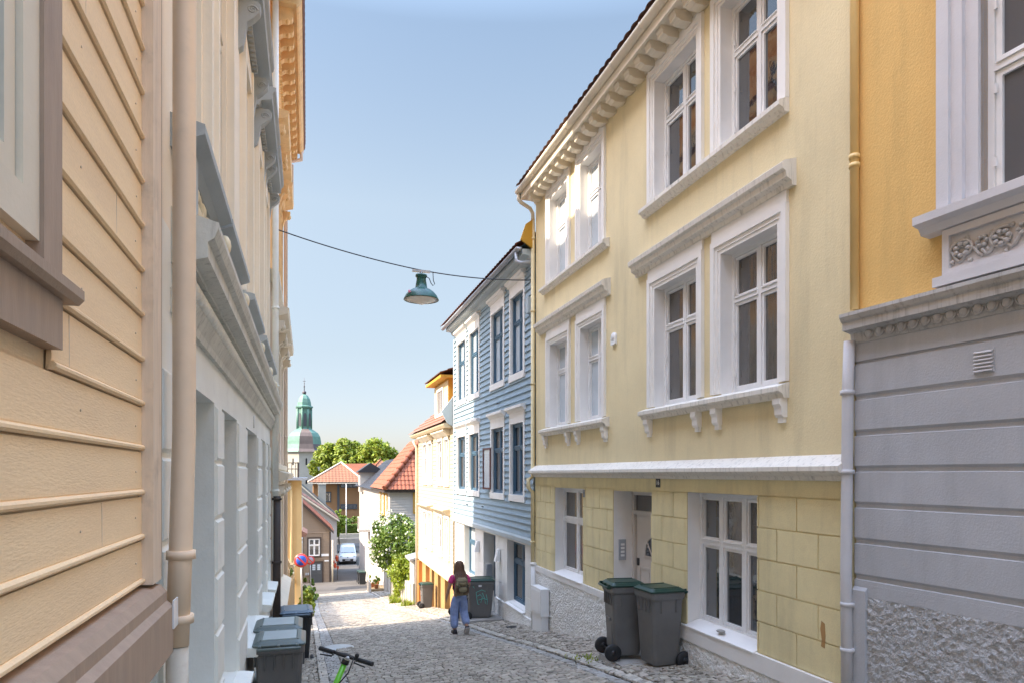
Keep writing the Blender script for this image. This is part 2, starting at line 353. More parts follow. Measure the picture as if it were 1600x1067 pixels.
def wall(mb, fr, s0, s1, t0, t1, holes=(), n=0, depth=.3, back=0, revm=None):
    """front skin with real openings, their reveals, and the closed building mass behind"""
    S = sorted({s0, s1} | {x for h in holes for x in h[:2]}); T = sorted({t0, t1} | {x for h in holes for x in h[2:4]})
    for a, b in zip(S, S[1:]):
        for c, d in zip(T, T[1:]):
            ms, mt = (a + b) / 2, (c + d) / 2
            if any(h[0] < ms < h[1] and h[2] < mt < h[3] for h in holes): continue
            mb.quad(fr(a, c, n), fr(b, c, n), fr(b, d, n), fr(a, d, n))
    e = n - depth; cur = mb.cur
    for h in holes:
        a, b, c, d = h[:4]
        if revm is not None: mb.cur = revm
        mb.quad(fr(a, c, n), fr(a, d, n), fr(a, d, e), fr(a, c, e)); mb.quad(fr(b, c, n), fr(b, c, e), fr(b, d, e), fr(b, d, n))
        mb.quad(fr(a, d, n), fr(b, d, n), fr(b, d, e), fr(a, d, e)); mb.quad(fr(a, c, n), fr(a, c, e), fr(b, c, e), fr(b, c, n))
        mb.cur = cur
    for (a, c, b, d) in ((s0, t0, s0, t1), (s1, t0, s1, t1), (s0, t0, s1, t0), (s0, t1, s1, t1)):
        mb.quad(fr(a, c, n), fr(b, d, n), fr(b, d, e), fr(a, c, e))
    if back: mb.box(fr, s0, s1, t0, t1, e - back, e)
    return mb

def siding(mb, fr, s0, s1, t0, t1, ex, holes=(), lip=.018, prof=None):
    P = prof or [(0, 0), (lip, .002), (lip, .012), (.003, ex)]
    t = t0
    while t < t1 - .01:
        for a, b in cut(s0, s1, [h[:2] for h in holes if h[2] < t + ex * .6 and h[3] > t + ex * .4]):
            vs = [fr(a, min(t + q, t1), p) for p, q in P] + [fr(b, min(t + q, t1), p) for p, q in P]; k = len(P)
            mb.add(vs, [(i, i + 1, k + i + 1, k + i) for i in range(k - 1)])
            mb.add([fr(a, min(t + q, t1), p) for p, q in P] + [fr(a, min(t + ex, t1), 0)], [list(range(k + 1))])
            mb.add([fr(b, min(t + q, t1), p) for p, q in P] + [fr(b, min(t + ex, t1), 0)], [list(range(k + 1))])
        t += ex
    return mb

def blocks(mb, fr, s0, s1, t0, t1, rh, bl, holes=(), raise_=.014, gap=.014, off=0):
    t = t1; r = 0
    while t > t0 + .05:
        lo = max(t0, t - rh)
        s = s0 - bl + (r % 2) * bl * .5 + off
        while s < s1:
            for a, b in cut(max(s0, s), min(s1, s + bl - gap), [h[:2] for h in holes if h[2] < (lo + t) / 2 < h[3]]):
                mb.box(fr, a, b, lo + gap, t, -.002, raise_)
            s += bl
        t -= rh; r += 1
    return mb

def ring(mb, fr, a, b, c, d, w, n0, n1, bottom=True, wt=None):
    wt = wt or w
    mb.box(fr, a, a + w, c, d - wt, n0, n1); mb.box(fr, b - w, b, c, d - wt, n0, n1)
    mb.box(fr, a, b, d - wt, d, n0, n1)
    if bottom: mb.box(fr, a + w, b - w, c, c + wt, n0, n1)
    return mb

def window(fr, par, a, b, c, d, n=-.16, cols=2, split=.66, fm='sash', gm='glass', fw=.05, sw=.035, casing=None, sill=None, hood=None,
           name='window', label=None, cm='trim', hinges=False, muntins=0):
    mb = MB(); ring(mb, fr, a, b, c, d, fw, n - .05, n + .02)
    mw = fw * 1.1; W = (b - a - 2 * fw - (cols - 1) * mw) / cols
    tr = c + (d - c) * split if split else None
    rows = [(c + fw, d - fw)] if not tr else [(c + fw, tr - mw / 2), (tr + mw / 2, d - fw)]
    for i in range(1, cols):
        x = a + fw + i * W + (i - 1) * mw; mb.box(fr, x, x + mw, c + fw, d - fw, n - .05, n + .015)
    if tr:
        for i in range(cols):
            x = a + fw + i * (W + mw); mb.box(fr, x, x + W, tr - mw / 2, tr + mw / 2, n - .05, n + .022)
            mb.box(fr, x + .02, x + W - .02, tr + mw / 2 - .002, tr + mw / 2 + .012, n + .0, n + .035)
    pb = MB()
    for i in range(cols):
        x = a + fw + i * (W + mw)
        for (p, q) in rows:
            g = .004
            ring(mb, fr, x + g, x + W - g, p + g, q - g, sw, n - .04, n + .005)
            pb.box(fr, x + sw + g, x + W - sw - g, p + sw + g, q - sw - g, n - .03, n - .02)
            if muntins and q - p > .5:
                for k in range(1, muntins + 1):
                    tt = lerp(p, q, k / (muntins + 1)); mb.box(fr, x + sw, x + W - sw, tt - .01, tt + .01, n - .03, n - .005)
    if hinges:
        for p in (a + fw + .004, b - fw - .03):
            for tt in (.12, .4, .72, .9): mb.box(fr, p, p + .02, lerp(c, d, tt), lerp(c, d, tt) + .07, n + .02, n + .034)
    o = mb.build(name, M[fm], par, label)
    pb.build('pane', M[gm], o)
    if casing:
        w, p1 = casing; cb = MB()
        ring(cb, fr, a - w, b + w, c, d + w * 1.0, w * .45, -.002, p1, False)
        ring(cb, fr, a - w * .55, b + w * .55, c, d + w * .55, w * .3, -.002, p1 * .6, False)
        ring(cb, fr, a - w * .25, b + w * .25, c, d + w * .25, w * .25 + .004, -.002, p1 * .35, False)
        cb.build('window_casing', M[cm], o)
    if sill:
        x0, x1, t0, t1, nn, sm = sill; sb = MB()
        sb.prof(fr, [(-.002, t0), (nn * .55, t0), (nn * .62, lerp(t0, t1, .35)), (nn, lerp(t0, t1, .5)), (nn, lerp(t0, t1, .85)), (-.002, t1)], x0, x1); sb.build('window_sill', M[sm], o)
    if hood:
        x0, x1, t0, t1, nn, hm = hood; hb = MB()
        h = t1 - t0
        hb.prof(fr, [(-.002, t0), (nn * .25, t0), (nn * .35, t0 + h * .25), (nn * .8, t0 + h * .4), (nn, t0 + h * .5), (nn, t0 + h * .72), (nn * 1.08, t0 + h * .8), (nn * 1.1, t0 + h * .92), (-.002, t1)], x0, x1)
        hb.build('window_hood', M[hm], o)
    return o

def tiles(mb, C, A, U, L, W, pitch=.22, course=.32, lo=None, hi=None, amp=.025):
    """pantile surface from corner C along unit A (length L) and up unit U (length W); lo/hi clip s by height"""
    C, A, U = Vector(C), Vector(A).normalized(), Vector(U).normalized(); Nn = A.cross(U).normalized()
    if Nn.z < 0: Nn = -Nn
    ns = max(2, int(L / pitch * 5)); nr = max(1, int(W / course)); vs = []; fs = []
    for r in range(nr):
        for e in (0, 1):
            t = W * (r + e) / nr; tt = t - (0 if e == 0 else .001); l = lo(t) if lo else 0; h = hi(t) if hi else L
            for i in range(ns + 1):
                s = min(max(L * i / ns, l), h)
                z = amp * (abs(math.cos(math.pi * s / pitch)) ** .8) + (.028 if e == 0 else .0)
                vs.append(C + A * s + U * tt + Nn * z)
    k = ns + 1
    for r in range(2 * nr - 1):
        for i in range(ns): fs.append((r * k + i, r * k + i + 1, (r + 1) * k + i + 1, (r + 1) * k + i))
    mb.add(vs, fs, False); return mb

def pipe_run(name, pts, r, m, label, collars=(), cat='downpipe', group=None, cm=None):
    mb = MB(); mb.tube(pts, r, 14)
    for p in collars: mb.tube([(p[0], p[1], p[2] - .02), (p[0], p[1], p[2] + .02)], r * 1.25, 14)
    if cat is None: return mb
    return tag(mb.build(name, M[m]), label, cat, group)

# ================================================================== SETTING: ground
def ground():
    xs = [-600, -120, -30, -8, -3, -.65, 1, 2.5, 4.85, 8, 20, 60, 200, 900]
    ys = [-40, -20] + [i * 1.0 for i in range(-10, 80)] + [85, 95, 110, 150, 250, 500, 1200, 2500]
    vs = [(x, y, G(x, y) - .07) for y in ys for x in xs]; k = len(xs)
    fs = [(j * k + i, j * k + i + 1, (j + 1) * k + i + 1, (j + 1) * k + i) for j in range(len(ys) - 1) for i in range(k - 1)]
    mb = MB(); mb.add(vs, fs, True); o = mb.build('ground', M['earth']); o['kind'] = 'structure'
def strip(name, x0, x1, y0, y1, m, dz=0, step=.8, xstep=1.0):
    ny = int((y1 - y0) / step) + 1; nx = max(1, int((x1 - x0) / xstep)); vs = []; fs = []
    for j in range(ny + 1):
        for i in range(nx + 1):
            x, y = lerp(x0, x1, i / nx), lerp(y0, y1, j / ny); vs.append((x, y, G(x, y) + dz))
    for j in range(ny):
        for i in range(nx): fs.append((j * (nx + 1) + i, j * (nx + 1) + i + 1, (j + 1) * (nx + 1) + i + 1, (j + 1) * (nx + 1) + i))
    mb = MB(); mb.add(vs, fs, True); o = mb.build(name, M[m]); o['kind'] = 'structure'; return o
def setts(mb, x0, x1, y0, y1, w, h, wave=0, jit=.12, zj=.006, gap=.012, along=False, dz=.012, slope=0):
    y = y0; row = 0
    while y < y1:
        big = 1 + max(0, y - 24) * .035; hh = h * big * rnd.uniform(.9, 1.1); x = x0 + (row % 2) * w * .5 * rnd.uniform(.6, 1.2) - w
        while x < x1:
            ww = w * big * rnd.uniform(.75, 1.2); a, b = max(x0, x), min(x1, x + ww)
            if b - a > .03:
                g = gap * .5; vs = []; zz = rnd.uniform(-zj, zj); tx, ty = rnd.uniform(-zj, zj), rnd.uniform(-zj, zj)
                fx = lambda xx: wave * (math.sin(xx * 1.9 + y * .22) + .5 * math.sin(xx * 4.1 + 1.3 - y * .4)) + slope * (xx - x0)
                for ins, d in ((0, -.03), (0, -.004), (.011, .004)):
                    for cx, cy in ((a, y), (b, y), (b, y + hh), (a, y + hh)):
                        sxn = 1 if cx == a else -1; syn = 1 if cy == y else -1
                        px = cx + sxn * (g + ins) ; py = cy + syn * (g + ins) + fx(cx)
                        px += (rnd.random() - .5) * jit * .05; py += (rnd.random() - .5) * jit * .05
                        vs.append((px, py, G(px, py) + dz + d + zz + (tx * sxn + ty * syn if d > -.02 else 0)))
                mb.add(vs, [(0, 1, 5, 4), (1, 2, 6, 5), (2, 3, 7, 6), (3, 0, 4, 7), (4, 5, 9, 8), (5, 6, 10, 9), (6, 7, 11, 10), (7, 4, 8, 11), (8, 9, 10, 11)])
            x += ww
        y += hh; row += 1
ground()
strip('street_bed', -.65, 4.85, -2, 60, 'joint', -.006)
strip('lower_road', -2.5, 4.9, 46, 92, 'asphalt', .012, 1.5)
strip('cross_street', -30, 40, 92, 97, 'asphalt', .016, 1.5, 4)
mb = MB(); setts(mb, .56, 3.62, 1.5, 46, .125, .088, wave=.09, jit=.25, zj=.0035, gap=.01); tag(mb.build('cobbled_street', M['sett'], recalc=False), None, None, kind='structure')
mb = MB(); setts(mb, -.65, .16, 2.2, 46, .09, .085, wave=.015, jit=.3, zj=.004, dz=.05); setts(mb, 3.95, 4.85, 2.5, 31, .11, .085, wave=.03, jit=.35, zj=.007, dz=.05)
setts(mb, 3.95, 4.85, 31, 46, .11, .085, wave=.03, jit=.35, zj=.007, dz=.05)
tag(mb.build('cobbled_pavement', M['sett'], recalc=False), None, None, kind='structure')
mb = MB(); setts(mb, .16, .3, 2.2, 46, .3, .17, jit=.2, zj=.003, dz=.055); setts(mb, 3.78, 3.95, 2.5, 46, .3, .13, jit=.3, zj=.004, dz=.04, slope=.6)
tag(mb.build('kerb', M['settl'], recalc=False), None, None, kind='structure')
mb = MB(); setts(mb, .3, .56, 2.2, 46, .13, .15, jit=.2, zj=.003, dz=.008); setts(mb, 3.62, 3.78, 2.5, 46, .2, .13, jit=.3, zj=.004, dz=.01)
tag(mb.build('gutter_stones', M['settb'], recalc=False), None, None, kind='structure')
mb = MB()
for (x, y, rx, ry) in ((.62, 14.7, .3, .3), (1.6, 72, .8, .6)):
    mb.lathe((x, y, G(x, y) + .02), [(0.001, .006), (rx, .006), (rx + .03, 0), (rx + .03, -.03)], 28)
o = mb.build('manhole_cover', M['sgrey']); o['kind'] = 'structure'

# ================================================================== RIGHT SIDE: pale yellow three-storey house
FY = right()
yh = thing('yellow_house', 'pale yellow rendered three-storey house with a block-patterned ground floor behind two grey bins', 'house', (4.85, 9.7, -2.8))
Y0, Y1 = 5.14, 14.33
upper = [(7.8, 8.92), (6.2, 7.26), (12.4, 13.4), (10.78, 11.74)]
upW = [(a, b, 3.95, 5.7) for a, b in upper]; midW = [(a, b, .95, 2.68) for a, b in upper]
grd = [(11.6, 13.1, -2.0, -.27), (9.02, 10.32, -3.4, -.27), (6.55, 8.03, -2.0, -.24)]
mb = MB(); wall(mb, FY, Y0, Y1, .1, 6.02, upW + midW, depth=.22, back=7.0, revm=1); mb.build('wall', [M['yellow'], M['reveal']], yh)
mb = MB(); wall(mb, FY, Y0, Y1, -6, .1, grd, depth=.42, back=6.8, revm=1); mb.build('ground_floor_wall', [M['yblock'], M['reveal']], yh)
mb = MB(); blocks(mb, FY, Y0, Y1, -2.0, -.25, .35, .62, grd, off=.15)
mb.box(FY, Y0, Y1, -.236, -.05, -.002, .014); mb.build('block_facing', M['yblock'], yh)
for a, b in cut(Y0, Y1, [(9.0, 10.34)]):
    mb = MB(); mb.box(FY, a, b, -2.2 if a < 8 else -2.12, -2.004, -.002, .05)
    mb.build('plinth_band', M['reveal'], yh)
for a, b in cut(Y0, Y1, [(9.0, 10.34)]):
    mb = MB()
    ns = int((b - a) / .035); nt_ = int(2.4 / .04); vs = []; fs = []
    for j in range(nt_ + 1):
        for i in range(ns + 1):
            s_, t_ = lerp(a, b, i / ns), lerp(-4.6, -2.12, j / nt_)
            vs.append(FY(s_, t_, .03 + (rnd.random() ** 2 * .022 if 0 < i < ns else -.03)))
    for j in range(nt_):
        for i in range(ns): fs.append((j * (ns + 1) + i, j * (ns + 1) + i + 1, (j + 1) * (ns + 1) + i + 1, (j + 1) * (ns + 1) + i))
    mb.add(vs, fs, True); mb.build('roughcast_plinth', M['rough'], yh, recalc=False)
mb = MB(); mb.prof(FY, [(-.002, -.07), (.05, -.06), (.07, -.02), (.13, 0), (.17, .03), (.17, .075), (.15, .085), (-.002, .19)], Y0 + .02, Y1 + .02)
mb.build('string_course', M['weath'], yh)
for k, (a, b) in enumerate(upper):
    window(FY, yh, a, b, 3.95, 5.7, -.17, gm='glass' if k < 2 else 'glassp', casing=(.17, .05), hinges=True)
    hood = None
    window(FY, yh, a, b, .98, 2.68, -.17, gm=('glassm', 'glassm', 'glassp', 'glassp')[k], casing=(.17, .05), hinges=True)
for a, b in ((6.03, 9.2), (10.48, 13.77)):
    mb = MB(); mb.prof(FY, [(-.002, 3.8), (.06, 3.8), (.08, 3.84), (.13, 3.86), (.13, 3.91), (-.002, 3.96)], a, b); mb.build('window_ledge', M['weath'], yh); mb = MB()
    mb.prof(FY, [(-.002, .8), (.07, .8), (.09, .85), (.14, .87), (.14, .92), (-.002, .97)], a, b)
    mb.build('window_ledge', M['weath'], yh)
for q in (6.12, 7.3, 7.75, 9.05, 10.6, 11.8, 12.3, 13.6):
    mb = MB(); mb.prof(FY, [(-.002, .6), (.05, .6), (.07, .63), (.075, .7), (.1, .74), (.1, .8), (-.002, .8)], q - .06, q + .06); mb.box(FY, q - .045, q + .045, .545, .6, -.002, .04); mb.build('sill_bracket', M['trim'], yh)
for a, b in ((5.92, 9.45), (10.43, 14.0)):
    mb = MB()
    mb.prof(FY, [(-.002, 2.98), (.05, 2.98), (.06, 3.03), (.12, 3.06), (.13, 3.12), (.17, 3.14), (.18, 3.2), (.14, 3.23), (-.002, 3.27)], a, b); mb.build('hood_cornice', M['weath'], yh)
for a, b in upper:
    for c, d in ((2.855, 2.98), (5.87, 5.94)): mb = MB(); mb.box(FY, a - .165, b + .165, c, d, -.002, .035); mb.build('window_frieze', M['trim'], yh)
# ground floor windows and door
window(FY, yh, 11.6, 13.1, -1.96, -.27, -.2, 2, .62, gm='glassm', fw=.055, hinges=True)
window(FY, yh, 6.55, 8.03, -1.96, -.24, -.2, 3, .62, gm='glass', fw=.06, hinges=True)
mb = MB(); mb.prof(FY, [(-.4, -2.0), (.06, -2.02), (.06, -2.0), (-.15, -1.93), (-.4, -1.93)], 6.56, 8.02); mb.build('window_sill', M['reveal'], yh); mb = MB(); mb.prof(FY, [(-.4, -2.0), (.06, -2.02), (.06, -2.0), (-.15, -1.93), (-.4, -1.93)], 11.61, 13.09); mb.build('window_sill', M['reveal'], yh)
dr = MB(); n = -.38
ring(dr, FY, 9.02, 10.32, -3.05, -.27, .07, n - .04, n + .05); dr.box(FY, 9.09, 10.25, -.66, -.6, n - .04, n + .05)
dr.box(FY, 9.1, 10.24, -2.98, -.665, n - .04, n)
for (a, b, c, d) in ((9.22, 9.62, -2.85, -2.2), (9.72, 10.12, -2.85, -2.2), (9.22, 9.62, -2.1, -1.5), (9.72, 10.12, -2.1, -1.5)):
    ring(dr, FY, a, b, c, d, .03, n - .002, n + .02); dr.box(FY, a + .07, b - .07, c + .07, d - .07, n - .002, n + .012)
d_o = dr.build('front_door', M['door'], yh)
pb = MB(); pb.box(FY, 9.1, 10.24, -.595, -.345, n - .01, n + .01)
pts = [(9.67 + .26 * math.cos(a), -1.32 + .32 * math.sin(a)) for a in [math.pi * i / 12 for i in range(13)]]
pb.face_poly(FY, pts, n - .002, n + .008); pb.build('door_glass', M['glass'], d_o)
mb = MB()
for i in range(13 - 1): mb.tube([FY(pts[i][0], pts[i][1], n + .012), FY(pts[i + 1][0], pts[i + 1][1], n + .012)], .014, 6)
for a in (45, 90, 135): mb.tube([FY(9.67, -1.32, n + .012), FY(9.67 + .26 * math.cos(R(a)), -1.32 + .32 * math.sin(R(a)), n + .012)], .012, 6)
mb.tube([FY(9.41, -1.32, n + .012), FY(9.93, -1.32, n + .012)], .014, 6); mb.build('glazing_bars', M['door'], d_o)
mb = MB(); mb.box(FY, 10.14, 10.19, -2.0, -1.78, n, n + .015); mb.tube([FY(10.165, -1.83, n + .015), FY(10.165, -1.83, n + .06), FY(10.06, -1.82, n + .065)], .011, 8); mb.box(FY, 10.14, 10.2, -1.5, -1.38, n, n + .02); mb.ball(FY(10.165, -2.08, n + .01), .03); mb.build('door_handle', M['black'], d_o)
mb = MB(); mb.box(FY, 9.0, 10.34, -4, -2.96, -.41, .1); mb.box(FY, 9.3, 10.6, -4, -3.08, .1, .22); mb.build('door_step', M['concrete'], yh)
# intercom on the far reveal of the doorway, faces the camera
mb = MB(); fr_ = Fr((0, 10.32), (1, 0), (0, -1)); mb.box(fr_, 4.94, 5.06, -1.42, -1.08, 0, .03); ic = mb.build('intercom', M['zinc'], yh)
mb = MB(); [mb.box(fr_, 4.965, 5.03, z, z + .035, .03, .036) for z in (-1.18, -1.24, -1.3, -1.36)]; mb.build('button_plate', M['white'], ic)
mb = MB(); mb.box(FY, 8.74, 8.86, -.19, -.06, .014, .022); np_ = mb.build('number_plate', M['num'], yh)
def text(body, size, loc, rot, m, parent, name='lettering', ext=.001, align='CENTER'):
    c = bpy.data.curves.new(name, 'FONT'); c.body = body; c.size = size; c.extrude = ext; c.align_x = align; c.align_y = 'CENTER'
    o = bpy.data.objects.new(name, c); COL.objects.link(o)
    dg = bpy.context.evaluated_depsgraph_get(); me = bpy.data.meshes.new_from_object(o.evaluated_get(dg)); bpy.data.objects.remove(o)
    me.materials.clear(); me.materials.append(m); o = bpy.data.objects.new(name, me); COL.objects.link(o); o.rotation_euler = rot
    p = parent; off = Vector((0, 0, 0))
    while p is not None: off = off + p.location; p = p.parent
    o.location = Vector(loc) - off; o.parent = parent; return o
text('16', .09, (4.85 - .024, 8.8, -.125), (R(90), 0, R(-90)), M['white'], np_)
mb = MB(); mb.box(FY, 11.5, 11.58, -.42, -.28, .014, .024); vg = mb.build('wall_vent', M['zinc'], yh)
mb = MB(); [mb.box(FY, 11.505, 11.575, z, z + .012, .024, .03) for z in (-.41, -.385, -.36, -.335, -.31)]; mb.build('vent_slat', M['black'], vg)
mb = MB(); mb.lathe(FY(10.27, 2.24, 0), [(.08, 0), (.08, .03), (.06, .05), (.001, .06)], 16, ax=(Vector((0, 1, 0)), Vector((0, 0, 1)), Vector((-1, 0, 0))))
mb.box(FY, 10.19, 10.35, 2.12, 2.24, 0, .045); mb.build('alarm_box', M['white'], yh)
mb = MB(); mb.face_poly(FY, [(5.5, -1.46), (5.545, -1.44), (5.56, -1.52), (5.54, -1.62), (5.55, -1.69), (5.5, -1.7), (5.49, -1.58)], .013, .017); mb.build('plaster_scar', M['ochre'], yh)
# eaves
mb = MB(); mb.prof(FY, [(-.002, 5.945), (.03, 5.95), (.05, 5.99), (.05, 6.02), (-.002, 6.02)], Y0, Y1)
mb.box(FY, Y0, Y1 + .02, 6.02, 6.06, -.2, .33); mb.box(FY, Y0, Y1 + .02, 6.0, 6.17, .33, .36); mb.build('eave_board', M['ctrim'], yh)
for i in range(27):
    y = 5.25 + i * .335
    mb = MB(); mb.prof(FY, [(.0, 5.9), (.05, 5.88), (.2, 5.88), (.24, 5.905), (.28, 5.905), (.28, 5.955), (.3, 5.975), (.3, 6.02), (0, 6.02)], y - .075, y + .075)
    mb.build('eave_bracket', M['ctrim'], yh)
mb = MB(); P = [(.4 + .075 * math.cos(a), 6.2 + .075 * math.sin(a)) for a in [math.pi + math.pi * i / 8 for i in range(9)]]
mb.prof(FY, P + [(.455, 6.215), (.345, 6.215)], Y0, Y1 + .05, True)
for i in range(10): y = 5.6 + i * .96; mb.prof(FY, [(.4 + .085 * math.cos(a), 6.2 + .085 * math.sin(a)) for a in [math.pi + math.pi * i / 8 for i in range(9)]], y, y + .03, True)
mb.tube([FY(14.33, 6.13, .4), FY(14.33, 6.02, .4), FY(14.34, 5.96, .34), FY(14.36, 5.86, .12), FY(14.37, 5.76, .06), FY(14.37, 5.6, .055)], .042, 12)
mb.build('gutter', M['ctrim'], yh)
mb = MB(); p = R(38); tiles(mb, FY(Y0, 6.24, .46), (0, 1, 0), (math.cos(p), 0, math.sin(p)), Y1 - Y0, 5.5); 
mb.cur = 1; mb.quad(FY(Y0, 6.2, .4), FY(Y1, 6.2, .4), FY(Y1, 9.6, -3.9), FY(Y0, 9.6, -3.9)); mb.quad(FY(Y1, 6.0, -.1), FY(Y1, 6.0, -7), FY(Y1, 9.6, -3.9)); mb.quad(FY(Y0, 9.6, -3.9), FY(Y1, 9.6, -3.9), FY(Y1, 6.0, -7.2), FY(Y0, 6.0, -7.2))
mb.build('roof', [M['tilebr'], M['yellow']], yh)
# yellow downpipe at the joint of the two houses
pipe_run('downpipe', [FY(14.37, 5.6, .055), FY(14.37, -.05, .055), FY(14.37, -.12, .16), FY(14.37, -.3, .16), FY(14.37, -.4, .06), FY(14.37, -1.95, .06)], .045, 'opipe' if 0 else 'ctrim',
  'slim yellow downpipe running between the yellow and blue houses', [FY(14.37, z, .055) for z in (5.2, 3.6, 2.0)] + [FY(14.37, -1.5, .06)])
bpy.data.objects['downpipe'].data.materials[0] = M['yellow']
pipe_run('standpipe', [FY(14.3, -1.95, .06), FY(14.3, -3.5, .06)], .06, 'white', 'white lower drain pipe beside the corner of the yellow house', [FY(14.3, -1.98, .06)], 'drain pipe')
mb = MB(); mb.box(FY, 13.3, 13.95, -2.95, -2.38, .06, .24); mb.box(FY, 13.33, 13.92, -3.45, -2.952, .06, .22); mb.box(FY, 13.36, 13.9, -2.9, -2.43, .24, .25)
tag(mb.build('utility_cabinet', M['white'], bevel=.008), 'white electricity cabinet fixed low on the yellow house wall', 'utility cabinet')
mb = MB(); mb.ball(FY(7.3, -1.93, -.02), (.05, .07, .02)); tag(mb.build('pebble', M['concrete']), 'small round stone lying on the white sill of the three-light window', 'stone')

# ================================================================== near right: orange and grey house
a_ = R(5); FN = Fr((4.85, 5.14), (math.sin(a_), -math.cos(a_)), (-math.cos(a_), -math.sin(a_)))
nh = thing('orange_grey_house', 'orange rendered house over a banded grey ground floor at the right edge', 'house', (5.0, 4, -2.2))
mb = MB(); NW = (1.16, 2.4, 2.1, 4.1)
wall(mb, FN, .02, 5, 1.4, 11, [NW, (1.16, 2.4, 5.6, 7.8)], depth=.25, back=7); mb.build('wall', M['orange'], nh)
mb = MB(); mb.box(FN, .02, 5, -4.5, 1.35, -7, 0.0)
for k in range(7):
    t1 = 1.005 + .012 - k * .328; t0 = t1 - .328
    mb.prof(FN, [(-.002, t0 + .02), (.022, t0 + .045), (.022, t1 - .016), (-.002, t1 - .01)], .02, 5)
mb.box(FN, .02, 5, 1.03, 1.3, -.002, .02); mb.prof(FN, [(-.002, -4), (.05, -4), (.05, -1.06), (-.002, -1.0)], .02, .16); mb.box(FN, .16, 5, -1.11, -1.0, -.002, .024)
mb.build('banded_wall', M['grey'], nh)
vs = []; fs = []; ns, nt_ = 170, 100; mb = MB()
for j in range(nt_ + 1):
    for i in range(ns + 1):
        vs.append(FN(lerp(.16, 4.2, i / ns), lerp(-3.4, -1.11, j / nt_), .02 + rnd.random() ** 2 * .019))
for j in range(nt_):
    for i in range(ns): fs.append((j * (ns + 1) + i, j * (ns + 1) + i + 1, (j + 1) * (ns + 1) + i + 1, (j + 1) * (ns + 1) + i))
mb.add(vs, fs, True); mb.build('roughcast_panel', M['grough'], nh, recalc=False)
mb = MB(); mb.prof(FN, [(-.002, 1.19), (.03, 1.19), (.04, 1.21), (.05, 1.28), (.12, 1.3), (.15, 1.305), (.15, 1.37), (.17, 1.385), (.19, 1.42), (.19, 1.45), (-.002, 1.49)], .0, 5); co = mb.build('cornice', M['gweath'], nh)
for i in range(26):
    s_ = .2 + i * .108; mb = MB(); c = FN(s_, 1.255, .055); mb.ball(c, (.03, .035, .042), 10, 6)
    mb.tube([FN(s_ + .045 * math.cos(q), 1.265 - .05 * math.sin(q), .058) for q in [math.pi * j / 8 for j in range(9)]], .008, 6); mb.build('egg_moulding', M['gorn'], co)
window(FN, nh, *NW, n=-.1, cols=2, split=.5, gm='screen', fw=.05, sw=.045, fm='sash', hinges=True)
mb = MB(); a, b, c, d = NW
ring(mb, FN, a - .29, b + .29, c, d + .3, .1, -.002, .1, False); ring(mb, FN, a - .19, b + .19, c, d + .19, .09, -.002, .07, False); ring(mb, FN, a - .1, b + .1, c, d + .1, .1, -.1, .03, False)
mb.build('window_surround', M['gtrim'], nh)
mb = MB(); mb.prof(FN, [(-.002, 1.93), (.1, 1.94), (.13, 1.99), (.2, 2.01), (.2, 2.075), (-.1, 2.1)], a - .42, b + .42); mb.build('window_sill', M['gtrim'], nh)
mb = MB(); mb.box(FN, a - .3, b + .3, 1.485, 1.56, -.002, .13); mb.box(FN, a - .25, b + .25, 1.56, 1.94, -.002, .045); ring(mb, FN, a - .25, b + .25, 1.56, 1.93, .055, .04, .085); ap = mb.build('apron_panel', M['gtrim'], nh)
def scroll(mb, fr, s, t, n, r, turns=1.3, dir=1, th=.012, ph=0):
    P = [fr(s + dir * r * (1 - k / 30) * math.cos(ph + turns * 2 * math.pi * k / 24), t + r * .8 * (1 - k / 30) * math.sin(ph + turns * 2 * math.pi * k / 24), n) for k in range(25)]
    mb.tube(P, [th * (1 - k / 40) for k in range(25)], 6)
mb = MB()
for i in range(6):
    s_ = a - .1 + i * .3; scroll(mb, FN, s_, 1.74, .06, .105, 1.4, 1 if i % 2 else -1, .016, i)
    mb.tube([FN(s_ - .15 + .03 * q, 1.7 + .05 * math.sin(q * 1.1 + i * 3.14), .055) for q in range(11)], .013, 6)
    for j in range(7):
        q = j * .9 + i; mb.ball(FN(s_ + .05 * math.cos(q), 1.74 + .045 * math.sin(q), .07), (.018, .024, .018), 7, 5)
    for j in range(6):
        q = j * 1.05; mb.ball(FN(s_ + .15 + .035 * math.cos(q), 1.76 + .035 * math.sin(q), .06), (.02, .02, .016), 7, 5)
    for j in range(5): mb.ball(FN(s_ + .12 * math.cos(j * 1.3 + i), 1.73 + .1 * math.sin(j * 1.3 + i), .055), (.016, .02, .02), 6, 4)
mb.build('carved_foliage', M['gorn'], ap)
mb = MB(); mb.box(FN, 1.12, 1.28, .77, .95, .018, .03); vg = mb.build('wall_vent', M['grey'], nh)
for k in range(6): mb = MB(); mb.prof(FN, [(.028, .785 + k * .028), (.045, .78 + k * .028), (.045, .786 + k * .028), (.028, .797 + k * .028)], 1.13, 1.27); mb.build('vent_slat', M['gtrim'], vg)
pipe_run('downpipe', [FN(.04, 9, .045), FN(.04, 1.5, .045)], .038, 'opipe', 'ochre downpipe on the orange upper wall beside the pale yellow house', [FN(.04, 2.82, .045), FN(.04, 2.9, .045)])
pipe_run('downpipe', [FN(.0, 1.22, .06), FN(-.01, .8, .07), FN(-.02, -.9, .08), FN(.0, -2.3, .09)], .05, 'gtrim', 'pale grey downpipe left of the banded grey ground floor', [FN(-.01, z, .075) for z in (.75, .02, -1.2, -1.62)] )
